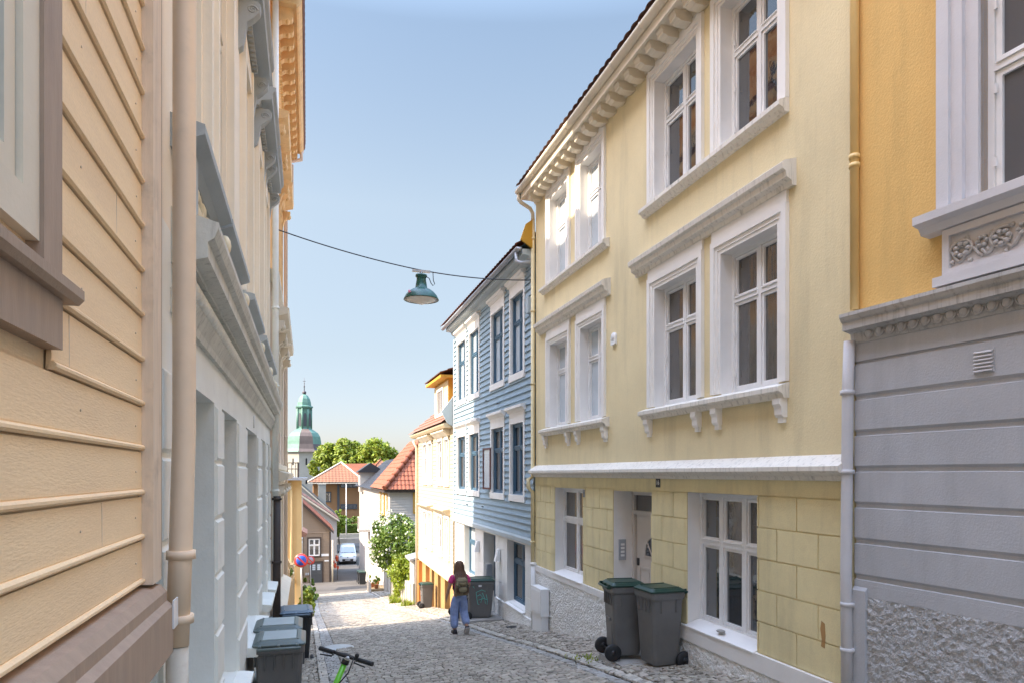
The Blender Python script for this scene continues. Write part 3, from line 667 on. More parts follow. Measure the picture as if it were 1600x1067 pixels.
# ================================================================== RIGHT: blue boarded house
bh = thing('blue_house', 'blue timber-boarded house with white window hoods on an off-white block ground floor', 'house', (4.85, 18.7, -4))
B0, B1 = 14.42, 23.0
bw = [(15.04, 16.27), (16.74, 18.1), (19.35, 20.75), (21.1, 22.5)]
H = [(a + .1, b - .1, 2.42, 4.3) for a, b in bw] + [(a + .1, b - .1, -.5, 1.22) for a, b in bw]
mb = MB(); wall(mb, FY, B0, B1, -1.45, 4.9, H, n=-.02, depth=.16, back=7)
siding(mb, FY, B0, B1, -1.45, 4.75, .152, [(h[0] - .1, h[1] + .1, h[2] - .1, h[3] + .05) for h in H], lip=.036); mb.build('wall', M['blue'], bh)
mb = MB(); mb.box(FY, B1 - .0, B1 + .1, -1.5, 4.6, -.5, .035); mb.build('corner_board', M['bluet'], bh)
mb = MB(); mb.prof(FY, [(-.02, -1.62), (.05, -1.6), (.06, -1.5), (.03, -1.44), (-.02, -1.44)], B0, B1 + .1); mb.build('base_trim', M['bluet'], bh)
gh = [(15.18, 16.67, -3.22, -1.66), (17.8, 19.1, -4.0, -1.66), (20.15, 21.65, -3.2, -1.64)]
mb = MB(); wall(mb, FY, B0, B1 + .1, -7, -1.6, gh, n=-.03, depth=.42, back=6); blocks(mb, Fr((4.88, 0), (0, 1), (-1, 0)), B0, B1 + .1, -3.25, -1.66, .3, .8, gh, .008, .012); mb.build('ground_floor_wall', M['bwhite'], bh)
mb = MB(); mb.box(FY, B0, 17.75, -5, -3.3, -.03, .02); mb.box(FY, 19.15, B1 + .1, -5.5, -3.62, -.03, .02); mb.build('roughcast_plinth', M['rough'], bh)
for k, (a, b) in enumerate(bw):
    for (c, d) in ((2.42, 4.3), (-.5, 1.22)):
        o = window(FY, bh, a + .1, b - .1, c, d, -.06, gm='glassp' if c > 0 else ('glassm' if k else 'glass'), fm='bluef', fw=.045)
        mb = MB(); mb.box(FY, a, a + .1, c, d, -.03, .045); mb.box(FY, b - .1, b, c, d, -.03, .045)
        mb.box(FY, a, b, d, d + .27, -.03, .045); mb.box(FY, a - .02, b + .02, c - .16, c, -.03, .06)
        mb.prof(FY, [(.0, d + .27), (.06, d + .27), (.1, d + .33), (.15, d + .35), (.15, d + .41), (0, d + .44)], a - .07, b + .07); mb.build('window_casing', M['trim'], o)
mb = MB(); rf = Fr((4.82, 18.02), (-.18, .98), (-.98, -.18)); ring(mb, rf, 0, .5, -.42, .72, .05, .0, .04); pass
so = mb.build('open_sash', M['redbr'], bh, 'oxblood red casement swung open')
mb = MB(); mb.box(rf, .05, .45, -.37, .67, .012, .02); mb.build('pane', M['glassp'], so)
window(FY, bh, 15.18, 16.67, -3.2, -1.66, -.22, 2, .66, fm='bluef', gm='glassm', fw=.07)
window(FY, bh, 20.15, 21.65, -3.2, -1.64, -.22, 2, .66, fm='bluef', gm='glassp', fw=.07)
mb = MB(); mb.prof(FY, [(-.4, -3.26), (.05, -3.28), (.05, -3.25), (-.2, -3.19), (-.4, -3.19)], 15.19, 16.66); mb.build('window_sill', M['reveal'], bh)
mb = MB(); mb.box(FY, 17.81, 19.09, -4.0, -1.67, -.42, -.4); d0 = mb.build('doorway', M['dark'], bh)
mb = MB(); ring(mb, FY, 17.8, 19.1, -4.0, -1.67, .06, -.4, -.34, False); mb.box(FY, 18.55, 19.04, -3.9, -1.73, -.39, -.35); mb.build('door_frame', M['bluef'], d0)
fr_ = Fr((0, 19.1), (1, 0), (0, -1)); mb = MB(); mb.box(fr_, 4.93, 5.1, -2.95, -2.6, 0, .1); mb.box(fr_, 4.95, 5.08, -2.66, -2.64, .1, .11); mb.build('letter_box', M['zinc'], bh)
for y in (17.35, 19.65):
    mb = MB(); mb.face_poly(Fr((0, y), (-1, 0), (0, 1)), [(-4.86, -2.3), (-4.72, -2.3), (-4.8, -1.98), (-4.86, -1.98)], -.08, .08); mb.build('wall_lamp', M['white'], bh)
for y, z in ((18.5, 2.05), (17.3, 1.85), (18.9, -.93), (20.9, -.95), (19.1, 1.0)):
    mb = MB(); mb.tube([FY(y, z, 0), FY(y, z, .07)], .012, 6); mb.tube([FY(y - .06, z, .07), FY(y + .06, z, .07)], .014, 6); mb.build('wall_anchor', M['black'], bh)
mb = MB(); mb.box(FY, 14.5, 14.7, 3.6, 3.95, .02, .12); mb.build('junction_box', M['bluet'], bh)
mb = MB(); mb.prof(FY, [(0, 4.72), (.04, 4.72), (.1, 4.78), (.12, 4.84), (.28, 4.86), (.28, 4.98), (0, 4.98)], B0, B1 + .12); mb.build('eave_board', M['bluet'], bh)
mb = MB(); P = [(.36 + .07 * math.cos(a), 5.0 + .07 * math.sin(a)) for a in [math.pi + math.pi * i / 8 for i in range(9)]]
mb.prof(FY, P + [(.41, 5.01), (.31, 5.01)], B0, B1 + .3, True); mb.tube([FY(14.6, 4.93, .36), FY(14.6, 4.75, .36), FY(14.5, 4.68, .3), FY(14.42, 4.68, .1)], .05, 12); mb.build('gutter', M['zinc'], bh)
mb = MB(); p = R(34); tiles(mb, FY(B0, 5.04, .42), (0, 1, 0), (math.cos(p), 0, math.sin(p)), B1 - B0 + .35, 5)
mb.cur = 1; mb.quad(FY(B0, 5.0, .36), FY(B1 + .3, 5, .36), FY(B1 + .3, 8.1, -3.9), FY(B0, 8.1, -3.9)); mb.quad(FY(B1 + .1, 4.8, 0), FY(B1 + .1, 4.8, -7), FY(B1 + .1, 8.1, -3.9)); mb.quad(FY(B0, 8.1, -3.9), FY(B1 + .3, 8.1, -3.9), FY(B1 + .3, 4.8, -7.3), FY(B0, 4.8, -7.3)); mb.build('roof', [M['tile'], M['blue']], bh)
mb = MB(); mb.face_poly(facing(14.36), [(4.5, 5.15), (4.82, 4.95), (4.82, 5.65), (4.62, 5.5)], -.02, .03); mb.build('verge_board', M['dorm'], bh)
mb = MB(); mb.face_poly(facing(23.18), [(4.42, 2.15), (4.62, 1.75), (4.88, 1.6), (4.88, 2.75)], -.05, .04); mb.build('verge_box', M['bluet'], bh)
mb = MB(); mb.box(FY, 14.75, 14.98, -3.62, -3.47, .28, .5); tag(mb.build('small_crate', M['black']), 'small black box on the cobbles beside the blue house', 'box')

# ================================================================== RIGHT: pale cream house
ph = thing('cream_house', 'pale cream boarded house with an ochre garage floor and a yellow roof dormer', 'house', (4.85, 27, -5.6))
P0, P1 = 23.2, 31.0
pw = [(23.85, 24.75), (25.1, 26.15), (27.25, 28.25), (28.5, 29.6)]
H = [(a + .08, b - .08, -.25, 1.25) for a, b in pw] + [(a + .08, b - .08, -2.9, -1.6) for a, b in pw]
mb = MB(); wall(mb, FY, P0, P1, -3.85, 1.75, H, n=-.02, depth=.14, back=6.5); siding(mb, FY, P0, P1, -3.85, 1.6, .15, [(h[0] - .1, h[1] + .1, h[2] - .1, h[3] + .05) for h in H], lip=.018); mb.build('wall', M['creamb'], ph)
for k, (a, b) in enumerate(pw):
    for c, d in ((-.25, 1.25), (-2.9, -1.6)):
        o = window(FY, ph, a + .08, b - .08, c, d, -.05, gm='glassm', fw=.05); mb = MB()
        mb.box(FY, a, a + .08, c, d, -.03, .05); mb.box(FY, b - .08, b, c, d, -.03, .05); mb.box(FY, a, b, d, d + .12, -.03, .05); mb.box(FY, a - .02, b + .02, c - .2, c, -.03, .07)
        mb.build('window_casing', M['trim'], o)
for a, b in ((23.75, 26.25), (27.15, 29.7)):
    for t in (1.37, -1.48):
        mb = MB(); mb.prof(FY, [(0, t), (.1, t), (.28, t + .16), (.28, t + .2), (0, t + .24)], a, b); mb.build('window_hood', M['creamb'] if t < 0 else M['ctrim'], ph)
for y in (23.9, 24.9, 26.1, 27.3, 28.4, 29.55): mb = MB(); mb.prof(FY, [(0, 1.2), (.05, 1.22), (.1, 1.35), (.26, 1.52), (.26, 1.6), (0, 1.6)], y - .05, y + .05); mb.build('eave_bracket', M['ctrim'], ph)
gh = [(24.3, 25.3, -5.6, -3.95), (26.1, 26.7, -5.8, -3.95), (27.5, 28.1, -5.5, -3.95), (28.6, 29.6, -6.3, -3.95)]
mb = MB(); wall(mb, FY, P0, P1, -8, -3.88, gh, n=-.1, depth=.35, back=6); mb.build('ground_floor_wall', M['ochre'], ph)
mb = MB(); mb.box(FY, 28.6, 29.6, -6.6, -3.95, -.4, -.3); mb.build('garage_door', M['ochred'], ph)
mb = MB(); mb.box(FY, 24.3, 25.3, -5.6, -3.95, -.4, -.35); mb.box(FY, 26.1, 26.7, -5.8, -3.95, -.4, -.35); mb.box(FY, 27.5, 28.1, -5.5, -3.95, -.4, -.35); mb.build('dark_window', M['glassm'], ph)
mb = MB(); mb.box(FY, 30.55, 30.9, -7, -3.9, -.1, .06); mb.build('corner_post', M['orangeplaster'], ph)
mb = MB(); mb.prof(FY, [(0, 1.6), (.3, 1.62), (.36, 1.7), (.36, 1.76), (0, 1.76)], P0, P1 + .2); mb.build('eave_board', M['creamb'], ph)
mb = MB(); p = R(40); L = P1 - P0 + .3; tiles(mb, FY(P0, 1.76, .4), (0, 1, 0), (math.cos(p), 0, math.sin(p)), L, 4.6)
mb.cur = 1; mb.quad(FY(P0, 1.72, .36), FY(P1 + .3, 1.72, .36), FY(P1 + .3, 4.6, -3.1), FY(P0, 4.6, -3.1)); mb.quad(FY(P1, 1.6, 0), FY(P1, 1.6, -6.5), FY(P1, 4.5, -3.1)); mb.quad(FY(P0, 4.6, -3.1), FY(P1, 4.6, -3.1), FY(P1, 1.6, -6.5), FY(P0, 1.6, -6.5)); mb.build('roof', [M['tilepk'], M['creamb']], ph)
mb = MB(); mb.box(FY, 25.4, 28.3, 1.7, 3.72, -2.6, -.27); mb.box(FY, 25.4 - .015, 25.5, 1.8, 3.72, -2.6, -.275)
dm = mb.build('dormer', M['dorm'], ph)
mb = MB(); mb.box(FY, 25.42, 28.28, 1.9, 3.55, -.265, -.245); mb.build('dormer_front', M['dormw'], dm)
mb = MB(); F2 = Fr((5.095, 0), (0, 1), (-1, 0)); ring(mb, F2, 26.2, 27.5, 2.3, 3.4, .1, 0, .05)
for k in (1, 2): mb.box(F2, 26.3 + k * .38, 26.34 + k * .38, 2.4, 3.3, 0, .03)
mb.box(F2, 26.1, 27.6, 2.18, 2.3, 0, .09); mb.build('dormer_window', M['trim'], dm)
mb = MB(); mb.box(F2, 26.3, 27.4, 2.4, 3.3, .001, .012); mb.build('dormer_glass', M['glassm'], dm)
mb = MB(); p = R(22); tiles(mb, FY(25.1, 3.74, .1), (0, 1, 0), (math.cos(p), 0, math.sin(p)), 3.5, 3.2, amp=.05); mb.cur = 1; mb.box(FY, 25.15, 28.5, 3.62, 3.72, -2.6, .08); mb.build('dormer_roof', [M['tilebr'], M['dorm']], dm)
pipe_run('downpipe', [FY(30.95, 1.5, .25), FY(31.0, 1.2, .08), FY(31.0, -6.0, .08)], .06, 'ctrim', 'pale downpipe at the far end of the cream boarded house')

# ================================================================== RIGHT: garden wall, shed, bushes
def leaves(mb, blobs, n, size, flat=.6, rn=rnd):
    tot = sum(b[3] * b[4] * b[5] for b in blobs)
    for (cx, cy, cz, rx, ry, rz) in blobs:
        k = int(n * rx * ry * rz / tot)
        # sub clumps give light and dark masses
        cl = []
        for _ in range(max(6, k // 45)):
            while True:
                p = Vector((rn.uniform(-1, 1), rn.uniform(-1, 1), rn.uniform(-1, 1)))
                if .3 < p.length < 1: break
            p = p.normalized() * (p.length ** .5)
            cl.append((p, rn.uniform(.16, .34)))
        for _ in range(k):
            c, r = cl[rn.randrange(len(cl))]
            d = Vector((rn.gauss(0, 1), rn.gauss(0, 1), rn.gauss(0, 1))).normalized() * r * rn.uniform(.55, 1.08)
            q = c * .9 + d; pos = Vector((cx + q.x * rx, cy + q.y * ry, cz + q.z * rz))
            nrm = (d.normalized() + Vector((rn.uniform(-.8, .8), rn.uniform(-.8, .8), rn.uniform(-.3, 1)))).normalized()
            a = nrm.orthogonal().normalized(); a = (Matrix.Rotation(rn.uniform(0, 6.28), 3, nrm) @ a); b = nrm.cross(a)
            s = size * rn.uniform(.6, 1.35)
            mb.add([pos - a * s, pos + b * s * flat, pos + a * s, pos - b * s * flat], [(0, 1, 2, 3)])
def tree(name, label, cat, base, blobs, n, size, lm, trunk_r, group=None):
    b = Vector(base); t = thing(name, label, cat, base, group=group)
    mb = MB(); top = Vector((sum(q[0] for q in blobs) / len(blobs), sum(q[1] for q in blobs) / len(blobs), min(q[2] for q in blobs)))
    mid = (b + top) / 2 + Vector((.05, .03, 0)) * (top - b).length * .5
    mb.tube([b - Vector((0, 0, .2)), mid, top], [trunk_r, trunk_r * .75, trunk_r * .5], 8)
    for q in blobs: c = Vector(q[:3]); mb.tube([mid, (mid + c) / 2 + Vector((.1, 0, .1)), c, c + Vector((q[3] * .3, 0, q[5] * .5))], [trunk_r * .5, trunk_r * .35, trunk_r * .2, .01], 6)
    mb.build('trunk', M['bark'], t); mb = MB(); leaves(mb, blobs, n, size); mb.build('crown', M[lm], t, recalc=False); return t
mb = MB()
pts = [(31.2 + i * .55, -.02 * i) for i in range(14)]
for i in range(13):
    y0, y1 = pts[i][0], pts[i + 1][0]; o_ = rnd.uniform(-.03, .03)
    mb.box(right(4.62 - .02 * i + o_), y0, y1 + .001, -9, G(4.6, y0) + 1.0 + rnd.uniform(-.06, .08) - i * .02, -.35, 0)
tag(mb.build('garden_wall', M['stonew']), 'whitewashed garden wall under the blossoming bush', 'wall')
mb = MB(); F1 = right(4.7); mb.box(F1, 31.3, 32.7, -8, -4.0, -1.6, 0); s_ = mb.build('garden_shed', M['wwhite']); tag(s_, 'small white shed with a grey lid roof beside the cream house', 'shed')
mb = MB(); mb.prof(F1, [(.2, -4.0), (-1.8, -3.5), (-1.8, -3.4), (.2, -3.9)], 31.25, 32.9); mb.build('roof', M['zinc'], s_)
t = tree('blossom_bush', 'tall green bush dotted with white blossom spilling over the garden wall', 'bush', (5.2, 37.5, -6.8),
     [(4.75, 37.2, -3.9, 1.5, 1.8, 1.5), (4.5, 38.3, -2.9, 1.0, 1.2, .9), (5.6, 36.2, -4.4, 1.3, 1.3, 1.2), (4.15, 38.8, -5.0, .5, .7, .5)], 9000, .085, 'leafd', .07)
mb = MB()
for _ in range(230):
    q = Vector((rnd.gauss(0, 1), rnd.gauss(0, 1), rnd.gauss(0, 1))).normalized(); c, r = rnd.choice([((4.75, 37.2, -3.9), (1.5, 1.8, 1.5)), ((4.5, 38.3, -2.9), (1.0, 1.2, .9))])
    mb.ball((c[0] + q.x * r[0] * .98, c[1] + q.y * r[1] * .98, c[2] + q.z * r[2] * .98), rnd.uniform(.04, .085), 5, 3)
mb.build('blossom', M['blossom'], t)
tree('yellow_green_bush', 'bright yellow-green bush hanging low over the garden wall', 'bush', (5.1, 34.5, -6.3), [(4.85, 34.3, -4.9, .95, 1.5, 1.0), (4.75, 34.9, -5.6, .6, .8, .7)], 5200, .07, 'leafy', .05)
tree('garden_bush', 'leafy green bush at the upper back of the garden next to the cream house', 'bush', (6.6, 35.2, -6), [(6.4, 35.4, -3.4, 1.3, 1.5, 1.2), (5.6, 34.2, -3.9, .8, 1, .9)], 4200, .075, 'leafd', .06)
def tuft(x, y, label, n=60, h=.14, m='leafy', z=0):
    mb = MB()
    for _ in range(n):
        a, b = x + rnd.gauss(0, .12), y + rnd.gauss(0, .16); zz = G(a, b) + z; d = rnd.uniform(0, 6.28); k = h * rnd.uniform(.5, 1.3); w_ = .012 if h < .2 else .03
        mb.add([(a - w_ * math.sin(d), b + w_ * math.cos(d), zz), (a + w_ * math.sin(d), b - w_ * math.cos(d), zz), (a + k * .6 * math.cos(d), b + k * .6 * math.sin(d), zz + k)], [(0, 1, 2)])
    tag(mb.build('weed_tuft', M[m], recalc=False), label, 'weeds')
tuft(3.95, 9.3, 'sparse weeds between the cobbles in front of the two grey bins', 50, .05, z=.05)
tuft(4.3, 30.6, 'grassy weeds at the far foot of the cream house', 160, .3); tuft(4.1, 33.0, 'weeds along the kerb below the garden wall', 200, .3); tuft(4.3, 35.5, 'weeds at the base of the garden wall further down', 120, .28)

# ================================================================== RIGHT: white house and the houses beyond
def gable_house(name, label, x0, x1, y0, y1, zb, ze, rx, rz, wm, rm, over=.3, cat='house', verge='dkbrown', pitch=.3):
    """ridge runs along +Y; eaves at x0,x1 height ze; ridge at rx, rz"""
    t = thing(name, label, cat, ((x0 + x1) / 2, y0, zb)); F0 = facing(y0)
    mb = MB(); zl = ze if isinstance(ze, (int, float)) else ze[0]; zr = ze if isinstance(ze, (int, float)) else ze[1]
    mb.face_poly(F0, [(x0, zb), (x1, zb), (x1, zr), (rx, rz), (x0, zl)], -(y1 - y0), 0); mb.build('wall', M[wm], t)
    mb = MB()
    for (xe, zz, sg) in ((x1, zr, 1), (x0, zl, -1)):
        U = Vector((rx - xe, 0, rz - zz)); L = U.length; U.normalize()
        tiles(mb, Vector((xe, y0 - over, zz)) - U * over + Vector((0, 0, .08)), (0, 1, 0), U, y1 - y0 + 2 * over, L + over + .05, pitch, pitch * 1.4, amp=.05)
    mb.cur = 1
    for (xe, zz) in ((x1, zr), (x0, zl)):
        U = Vector((rx - xe, 0, rz - zz)); U.normalize(); a = Vector((xe, 0, zz)) - U * over; a.z -= .1
        mb.face_poly(facing(y0 - over), [(a.x, a.z), (rx, rz - .1), (rx, rz + .1), (a.x, a.z + .2)], -.06, .02)
    mb.build('roof', [M[rm], M[verge]], t); return t
def flatwin(fr, t, a, b, c, d, cm='trim', gm='glassm', w=.1, cols=2, split=.62, n=0.0):
    o = window(fr, t, a, b, c, d, n + .03, cols, split, fm='sash', gm=gm, fw=.06, sw=.03); mb = MB(); ring(mb, fr, a - w, b + w, c - w, d + w, w, n - .01, n + .07); mb.build('window_casing', M[cm], o); return o
wh = thing('white_house', 'white boarded house with a steep red pantile hip roof behind the bushes', 'house', (6, 44, -7.5))
mb = MB(); X0 = 4.75; mb.box(FW, X0, 9.7, -10, -.85, 41.4, 50); siding(mb, facing(41.38), X0, 9.7, -6, -.9, .16, lip=.02); mb.build('wall', M['wwhite'], wh)
flatwin(facing(41.36), wh, 6.25, 7.1, -2.3, -1.15, 'dorm')
FXW = right(X0)
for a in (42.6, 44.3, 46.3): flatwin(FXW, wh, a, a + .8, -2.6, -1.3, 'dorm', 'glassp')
for a in (43, 45.2): flatwin(FXW, wh, a, a + .8, -5.2, -3.8, 'trim')
mb = MB(); mb.box(FXW, 42.2, 42.5, -7.6, -4.7, 0, .12); mb.box(FXW, 43.4, 43.6, -7.8, -4.7, 0, .12); mb.build('pilaster', M['wwhite'], wh)
mb = MB()
ap = Vector((7.25, 43.9, 2.35)); c1 = Vector((X0 - .35, 41.05, -.95)); c2 = Vector((10, 41.05, -.95))
U = Vector((0, ap.y - c1.y, ap.z - c1.z)); Wd = U.length
tiles(mb, c1, (1, 0, 0), U, c2.x - c1.x, Wd, .24, .34, lo=lambda t: (ap.x - c1.x) * t / Wd, hi=lambda t: c2.x - c1.x - (c2.x - ap.x) * t / Wd, amp=.05)
U2 = Vector((ap.x - c1.x, 0, ap.z - c1.z)); W2 = U2.length
tiles(mb, c1, (0, 1, 0), U2, 9.3, W2, .24, .34, lo=lambda t: (ap.y - c1.y) * t / W2, amp=.05)
tiles(mb, Vector((10, 41.05, -.95)), (0, 1, 0), Vector((ap.x - 10, 0, ap.z + .95)), 9.3, (Vector((ap.x - 10, 0, ap.z + .95))).length, .24, .34, lo=lambda t: 2.85 * t / W2, amp=.05)
for k in range(9): p0, p1 = c1.lerp(ap, k / 9) + Vector((0, 0, .12)), c1.lerp(ap, (k + 1) / 9) + Vector((0, 0, .12)); mb.tube([p0, p1 + Vector((0, 0, .0))], [.17, .13], 8)
mb.cur = 1; mb.box(FW, X0 - .35, 10, -1.1, -.98, 41.1, 50.3); mb.build('roof', [M['tile'], M['dkbrown']], wh)
mb = MB(); mb.box(FXW, 43.6, 45.2, -10, -7.25, 0, 1.0)
for k in range(4): mb.box(FXW, 43.6 - .28 * (k + 1), 43.6 - .28 * k, -10, -7.25 - .14 * (k + 1), 0.02, 1.0)
so = tag(mb.build('entrance_steps', M['wood']), 'weathered wooden entrance steps against the white house', 'steps')
mb = MB()
for i in range(14): mb.box(right(X0 - 1.0), 42.5 + i * .2, 42.54 + i * .2, -7.6, -6.7, 0, .03)
mb.box(right(X0 - 1.0), 42.5, 45.2, -6.75, -6.68, 0, .04); mb.build('railing', M['wwhite'], so)
for i, (x, y, m_) in enumerate(((4.2, 43.9, 'leafd'), (4.0, 44.5, 'leafy'), (4.35, 45.0, 'leafd'))):
    t = thing('potted_plant', ['dark leafy potted plant nearest on the wooden steps', 'yellow-green potted plant between two darker ones on the wooden steps', 'dark leafy potted plant furthest back on the wooden steps'][i], 'potted plant', (x, y, -7.25), group='potted plants on the wooden steps')
    mb = MB(); mb.lathe((x, y, -7.25), [(.1, 0), (.15, .25), (.16, .25), (.16, .28), (.12, .28)], 12); mb.build('pot', M['terra'], t)
    mb = MB(); leaves(mb, [(x, y, -6.75, .22, .22, .3)], 160, .06); mb.build('foliage', M[m_], t, recalc=False)
fw2 = thing('far_white_house', 'long white house with black glazed roof tiles beyond the white boarded house', 'house', (6, 58, -9))
mb = MB(); mb.box(FW, 4.8, 10, -12, -1.1, 50.6, 67); mb.build('wall', M['wwhite'], fw2)
F5 = right(4.8)
for a in (51.5, 53.5, 56, 58.5, 61, 63.5): flatwin(F5, fw2, a, a + .8, -3.2, -1.9); flatwin(F5, fw2, a, a + .8, -6.2, -4.8)
mb = MB(); ap2 = Vector((7.4, 53.5, 1.3)); k1 = Vector((4.45, 50.2, -1.15)); U2 = Vector((ap2.x - k1.x, 0, ap2.z - k1.z)); W2_ = U2.length
tiles(mb, k1, (0, 1, 0), U2, 17.2, W2_, .4, .5, amp=.07); U3 = Vector((0, 0.001, 1)); mb.quad(k1, ap2 + Vector((0, -3.3, 0)), Vector((10.3, 50.2, -1.15))); mb.quad(ap2 + Vector((0, -3.3, 0)), Vector((7.4, 67.4, 1.3)), Vector((10.3, 67.4, -1.15)), Vector((10.3, 50.2, -1.15)))
mb.build('roof', M['tiledk'], fw2)
mb = MB(); mb.box(FW, 4.5, 6.4, -1.6, .2, 62, 64); dd = mb.build('dormer', M['wwhite'], fw2); mb = MB(); mb.prof(Fr((0, 0), (0, 1), (1, 0)), [(4.2, .15), (5.4, 1.0), (6.8, .15)], 61.7, 64.2); mb.build('dormer_roof', M['tiledk'], dd)
mb = MB(); mb.box(F5, 55.2, 56.6, -4.6, -4.4, 0, .9)
for i in range(8): mb.box(F5, 55.2, 55.23 + .0, -4.4, -3.5, i * .12, i * .12 + .03); mb.box(F5, 55.2 + i * .19, 55.23 + i * .19, -4.4, -3.5, .86, .89)
mb.box(F5, 55.2, 56.6, -3.5, -3.44, .84, .9); tag(mb.build('balcony', M['wwhite'], fw2), None, None)

# ================================================================== LEFT: near peach boarded house
FL = left(); lh = thing('peach_boarded_house', 'peach painted house clad in horizontal beaded boards with mauve brown trim, nearest on the left', 'house', (-.65, 1, -2))
LW = (.35, 1.94, .57, 2.6)
mb = MB(); wall(mb, FL, -7, 3.08, -.5, 9.4, [LW], n=-.01, depth=.12, back=6)
bead = [(0, 0), (.0, .02), (.014, .022), (.026, .03), (.03, .042), (.026, .054), (.014, .062), (.008, .066), (.014, .07), (.016, .08), (.01, .1785)]
siding(mb, FL, -7, 3.08, -.45, 9.3, .1795, [(LW[0] - .13, LW[1] + .12, LW[2] - .2, LW[3] + .2)], prof=[(-.006, 0), (-.006, .006), (.012, .007), (.02, .014), (.02, .022), (.013, .029), (.006, .03), (.008, .034), (.006, .1795)]); mb.build('wall', M['lwood'], lh)
o = window(FL, lh, *LW, n=-.0, cols=2, split=.62, gm='glassc', fm='ctrim', fw=.1, sw=.06)
mb = MB(); a, b, c, d = LW; mb.box(FL, b, b + .13, c - .08, d + .25, -.05, .03); mb.box(FL, a - .13, a, c - .08, d + .25, -.05, .03); mb.box(FL, a, b, d, d + .25, -.05, .03)
mb.prof(FL, [(0, c - .115), (.055, c - .115), (.068, c - .1), (.068, c - .075), (.0, c - .04)], a - .2, b + .18); mb.box(FL, a - .13, b + .12, c - .245, c - .115, -.02, .034); mb.build('window_casing', M['purple'], o)
mb = MB(); mb.prof(FL, [(-.05, -.74), (.1, -.76), (.1, -.56), (.075, -.54), (.075, -.5), (.05, -.47), (-.05, -.45)], -7, 3.22); mb.build('base_board', M['purple'], lh)
mb = MB()
for k in range(54):
    for s_ in (2.98, 2.3 if k % 2 else 1.2): mb.ball(FL(s_ + rnd.uniform(-.01, .01), -.45 + .1795 * k + .1, .009), (.0025, .0045, .0045), 6, 4)
for k, s_ in ((1, 2.52), (4, 2.2), (7, 2.7), (10, 2.35), (3, 1.4), (13, 2.6), (16, 2.3)): mb.box(FL, s_, s_ + .004, -.45 + .1795 * k + .034, -.45 + .1795 * (k + 1) - .002, .004, .0082)
mb.build('nails_and_joints', M['corner'], lh)['kind'] = 'stuff'
mb = MB(); mb.box(FL, 3.08, 3.24, -.45, 9.4, -.3, .05); mb.build('corner_board', M['corner'], lh)
mb = MB(); mb.box(FL, 3.24, 3.33, -.45, 9.4, -.3, .036); mb.build('corner_strip', M['purple'], lh)
mb = MB(); mb.box(FL, -7, 3.2, -4, -.74, -6, -.03); mb.build('foundation', M['cream'], lh)
mb = MB(); mb.prof(FL, [(.4, 9.4), (.4, 9.5), (-3.0, 11.8), (-6.4, 9.5), (-6.4, 9.4)], -7, 3.4); mb.build('roof', M['tile'], lh)
mb = MB(); mb.box(FL, 3.2, 3.3, -.66, -.54, .1, .106); tag(mb.build('paper_label', M['white'], lh), None, None)
pipe_run('downpipe', [FL(3.47, 9.2, .1), FL(3.47, 3, .105), FL(3.46, .2, .105), FL(3.44, -.3, .095), FL(3.4, -.78, .085)], .05, 'pipe', 'beige painted downpipe beside the peach boarded house', [FL(3.44, -.37, .095), FL(3.42, -.66, .09)])
pipe_run('iron_drain_pipe', [FL(3.4, -.78, .085), FL(3.4, -2.0, .09)], .047, 'rustp', 'rust-stained white iron pipe below the beige downpipe', cat='drain pipe')

# ================================================================== LEFT: grey and cream house with bracketed hoods
g1 = thing('cream_grey_house', 'cream rendered house with blue-grey window trim above a pale ground floor, left side', 'house', (-.65, 8, -2.7))
Y2, Y3 = 3.4, 13.2
uw = [(4.05, 4.75), (5.3, 6.15), (7.5, 8.3), (9.5, 10.3), (11.0, 11.8)]
HU = [(a, b, c, d) for a, b in uw for c, d in ((1.85, 4.35), (5.9, 8.2))]
mb = MB(); wall(mb, FL, Y2, Y3, 1.2, 8.85, HU, depth=.2, back=7); mb.build('wall', M['cream'], g1)
gw = [(3.9, 5.41), (5.88, 7.07), (8.08, 9.8), (10.7, 11.7), (12.1, 12.9)]
mb = MB(); wall(mb, FL, Y2, Y3, -5.5, 1.2, [(a, b, -1.9, .52) for a, b in gw], depth=.34, back=6.6); mb.build('ground_floor_wall', M['lgrey'], g1)
for p, q in ((3.45, 3.85), (5.44, 5.85), (7.1, 8.05), (9.83, 10.67), (11.73, 12.07), (12.93, 13.17)):
    t = .5; mb = MB()
    while t > -1.9:
        mb.prof(FL, [(-.001, t - .4), (.02, t - .38), (.02, t - .02), (-.001, t)], p, q); t -= .42
    mb.build('quoin_blocks', M['lgrey'], g1)
for k, (a, b) in enumerate(gw):
    window(FL, g1, a, b, -1.9, .52, -.3, 2, .62, fm='bluegrey', gm='glassm', fw=.07)
for a, b in gw:
    mb = MB(); mb.prof(FL, [(-.3, -2.0), (.12, -2.02), (.15, -1.98), (.15, -1.93), (-.3, -1.87)], a - .06, b + .06)
    mb.build('window_sill', M['lgrey'], g1)
mb = MB(); mb.box(FL, Y2, Y3, -5, -2.6, -.01, .05); mb.build('plinth', M['bluegrey'], g1)
mb = MB(); mb.prof(FL, [(-.001, .8), (.03, .8), (.04, .84), (.05, .86), (.07, .9), (.08, .92), (-.001, .92)], 3.72, Y3); mb.prof(FL, [(-.001, 1.05), (.1, 1.05), (.1, 1.07), (.17, 1.09), (.17, 1.17), (.2, 1.19), (.22, 1.24), (.22, 1.27), (-.001, 1.33)], 3.74, Y3 + .1); co = mb.build('cornice', M['dgtrim'], g1)
mb = MB()
for i in range(88):
    y = 3.78 + i * .107; mb.ball(FL(y, .985, .055), (.045, .04, .05), 8, 5)
mb.build('egg_moulding', M['lgrey'], co)
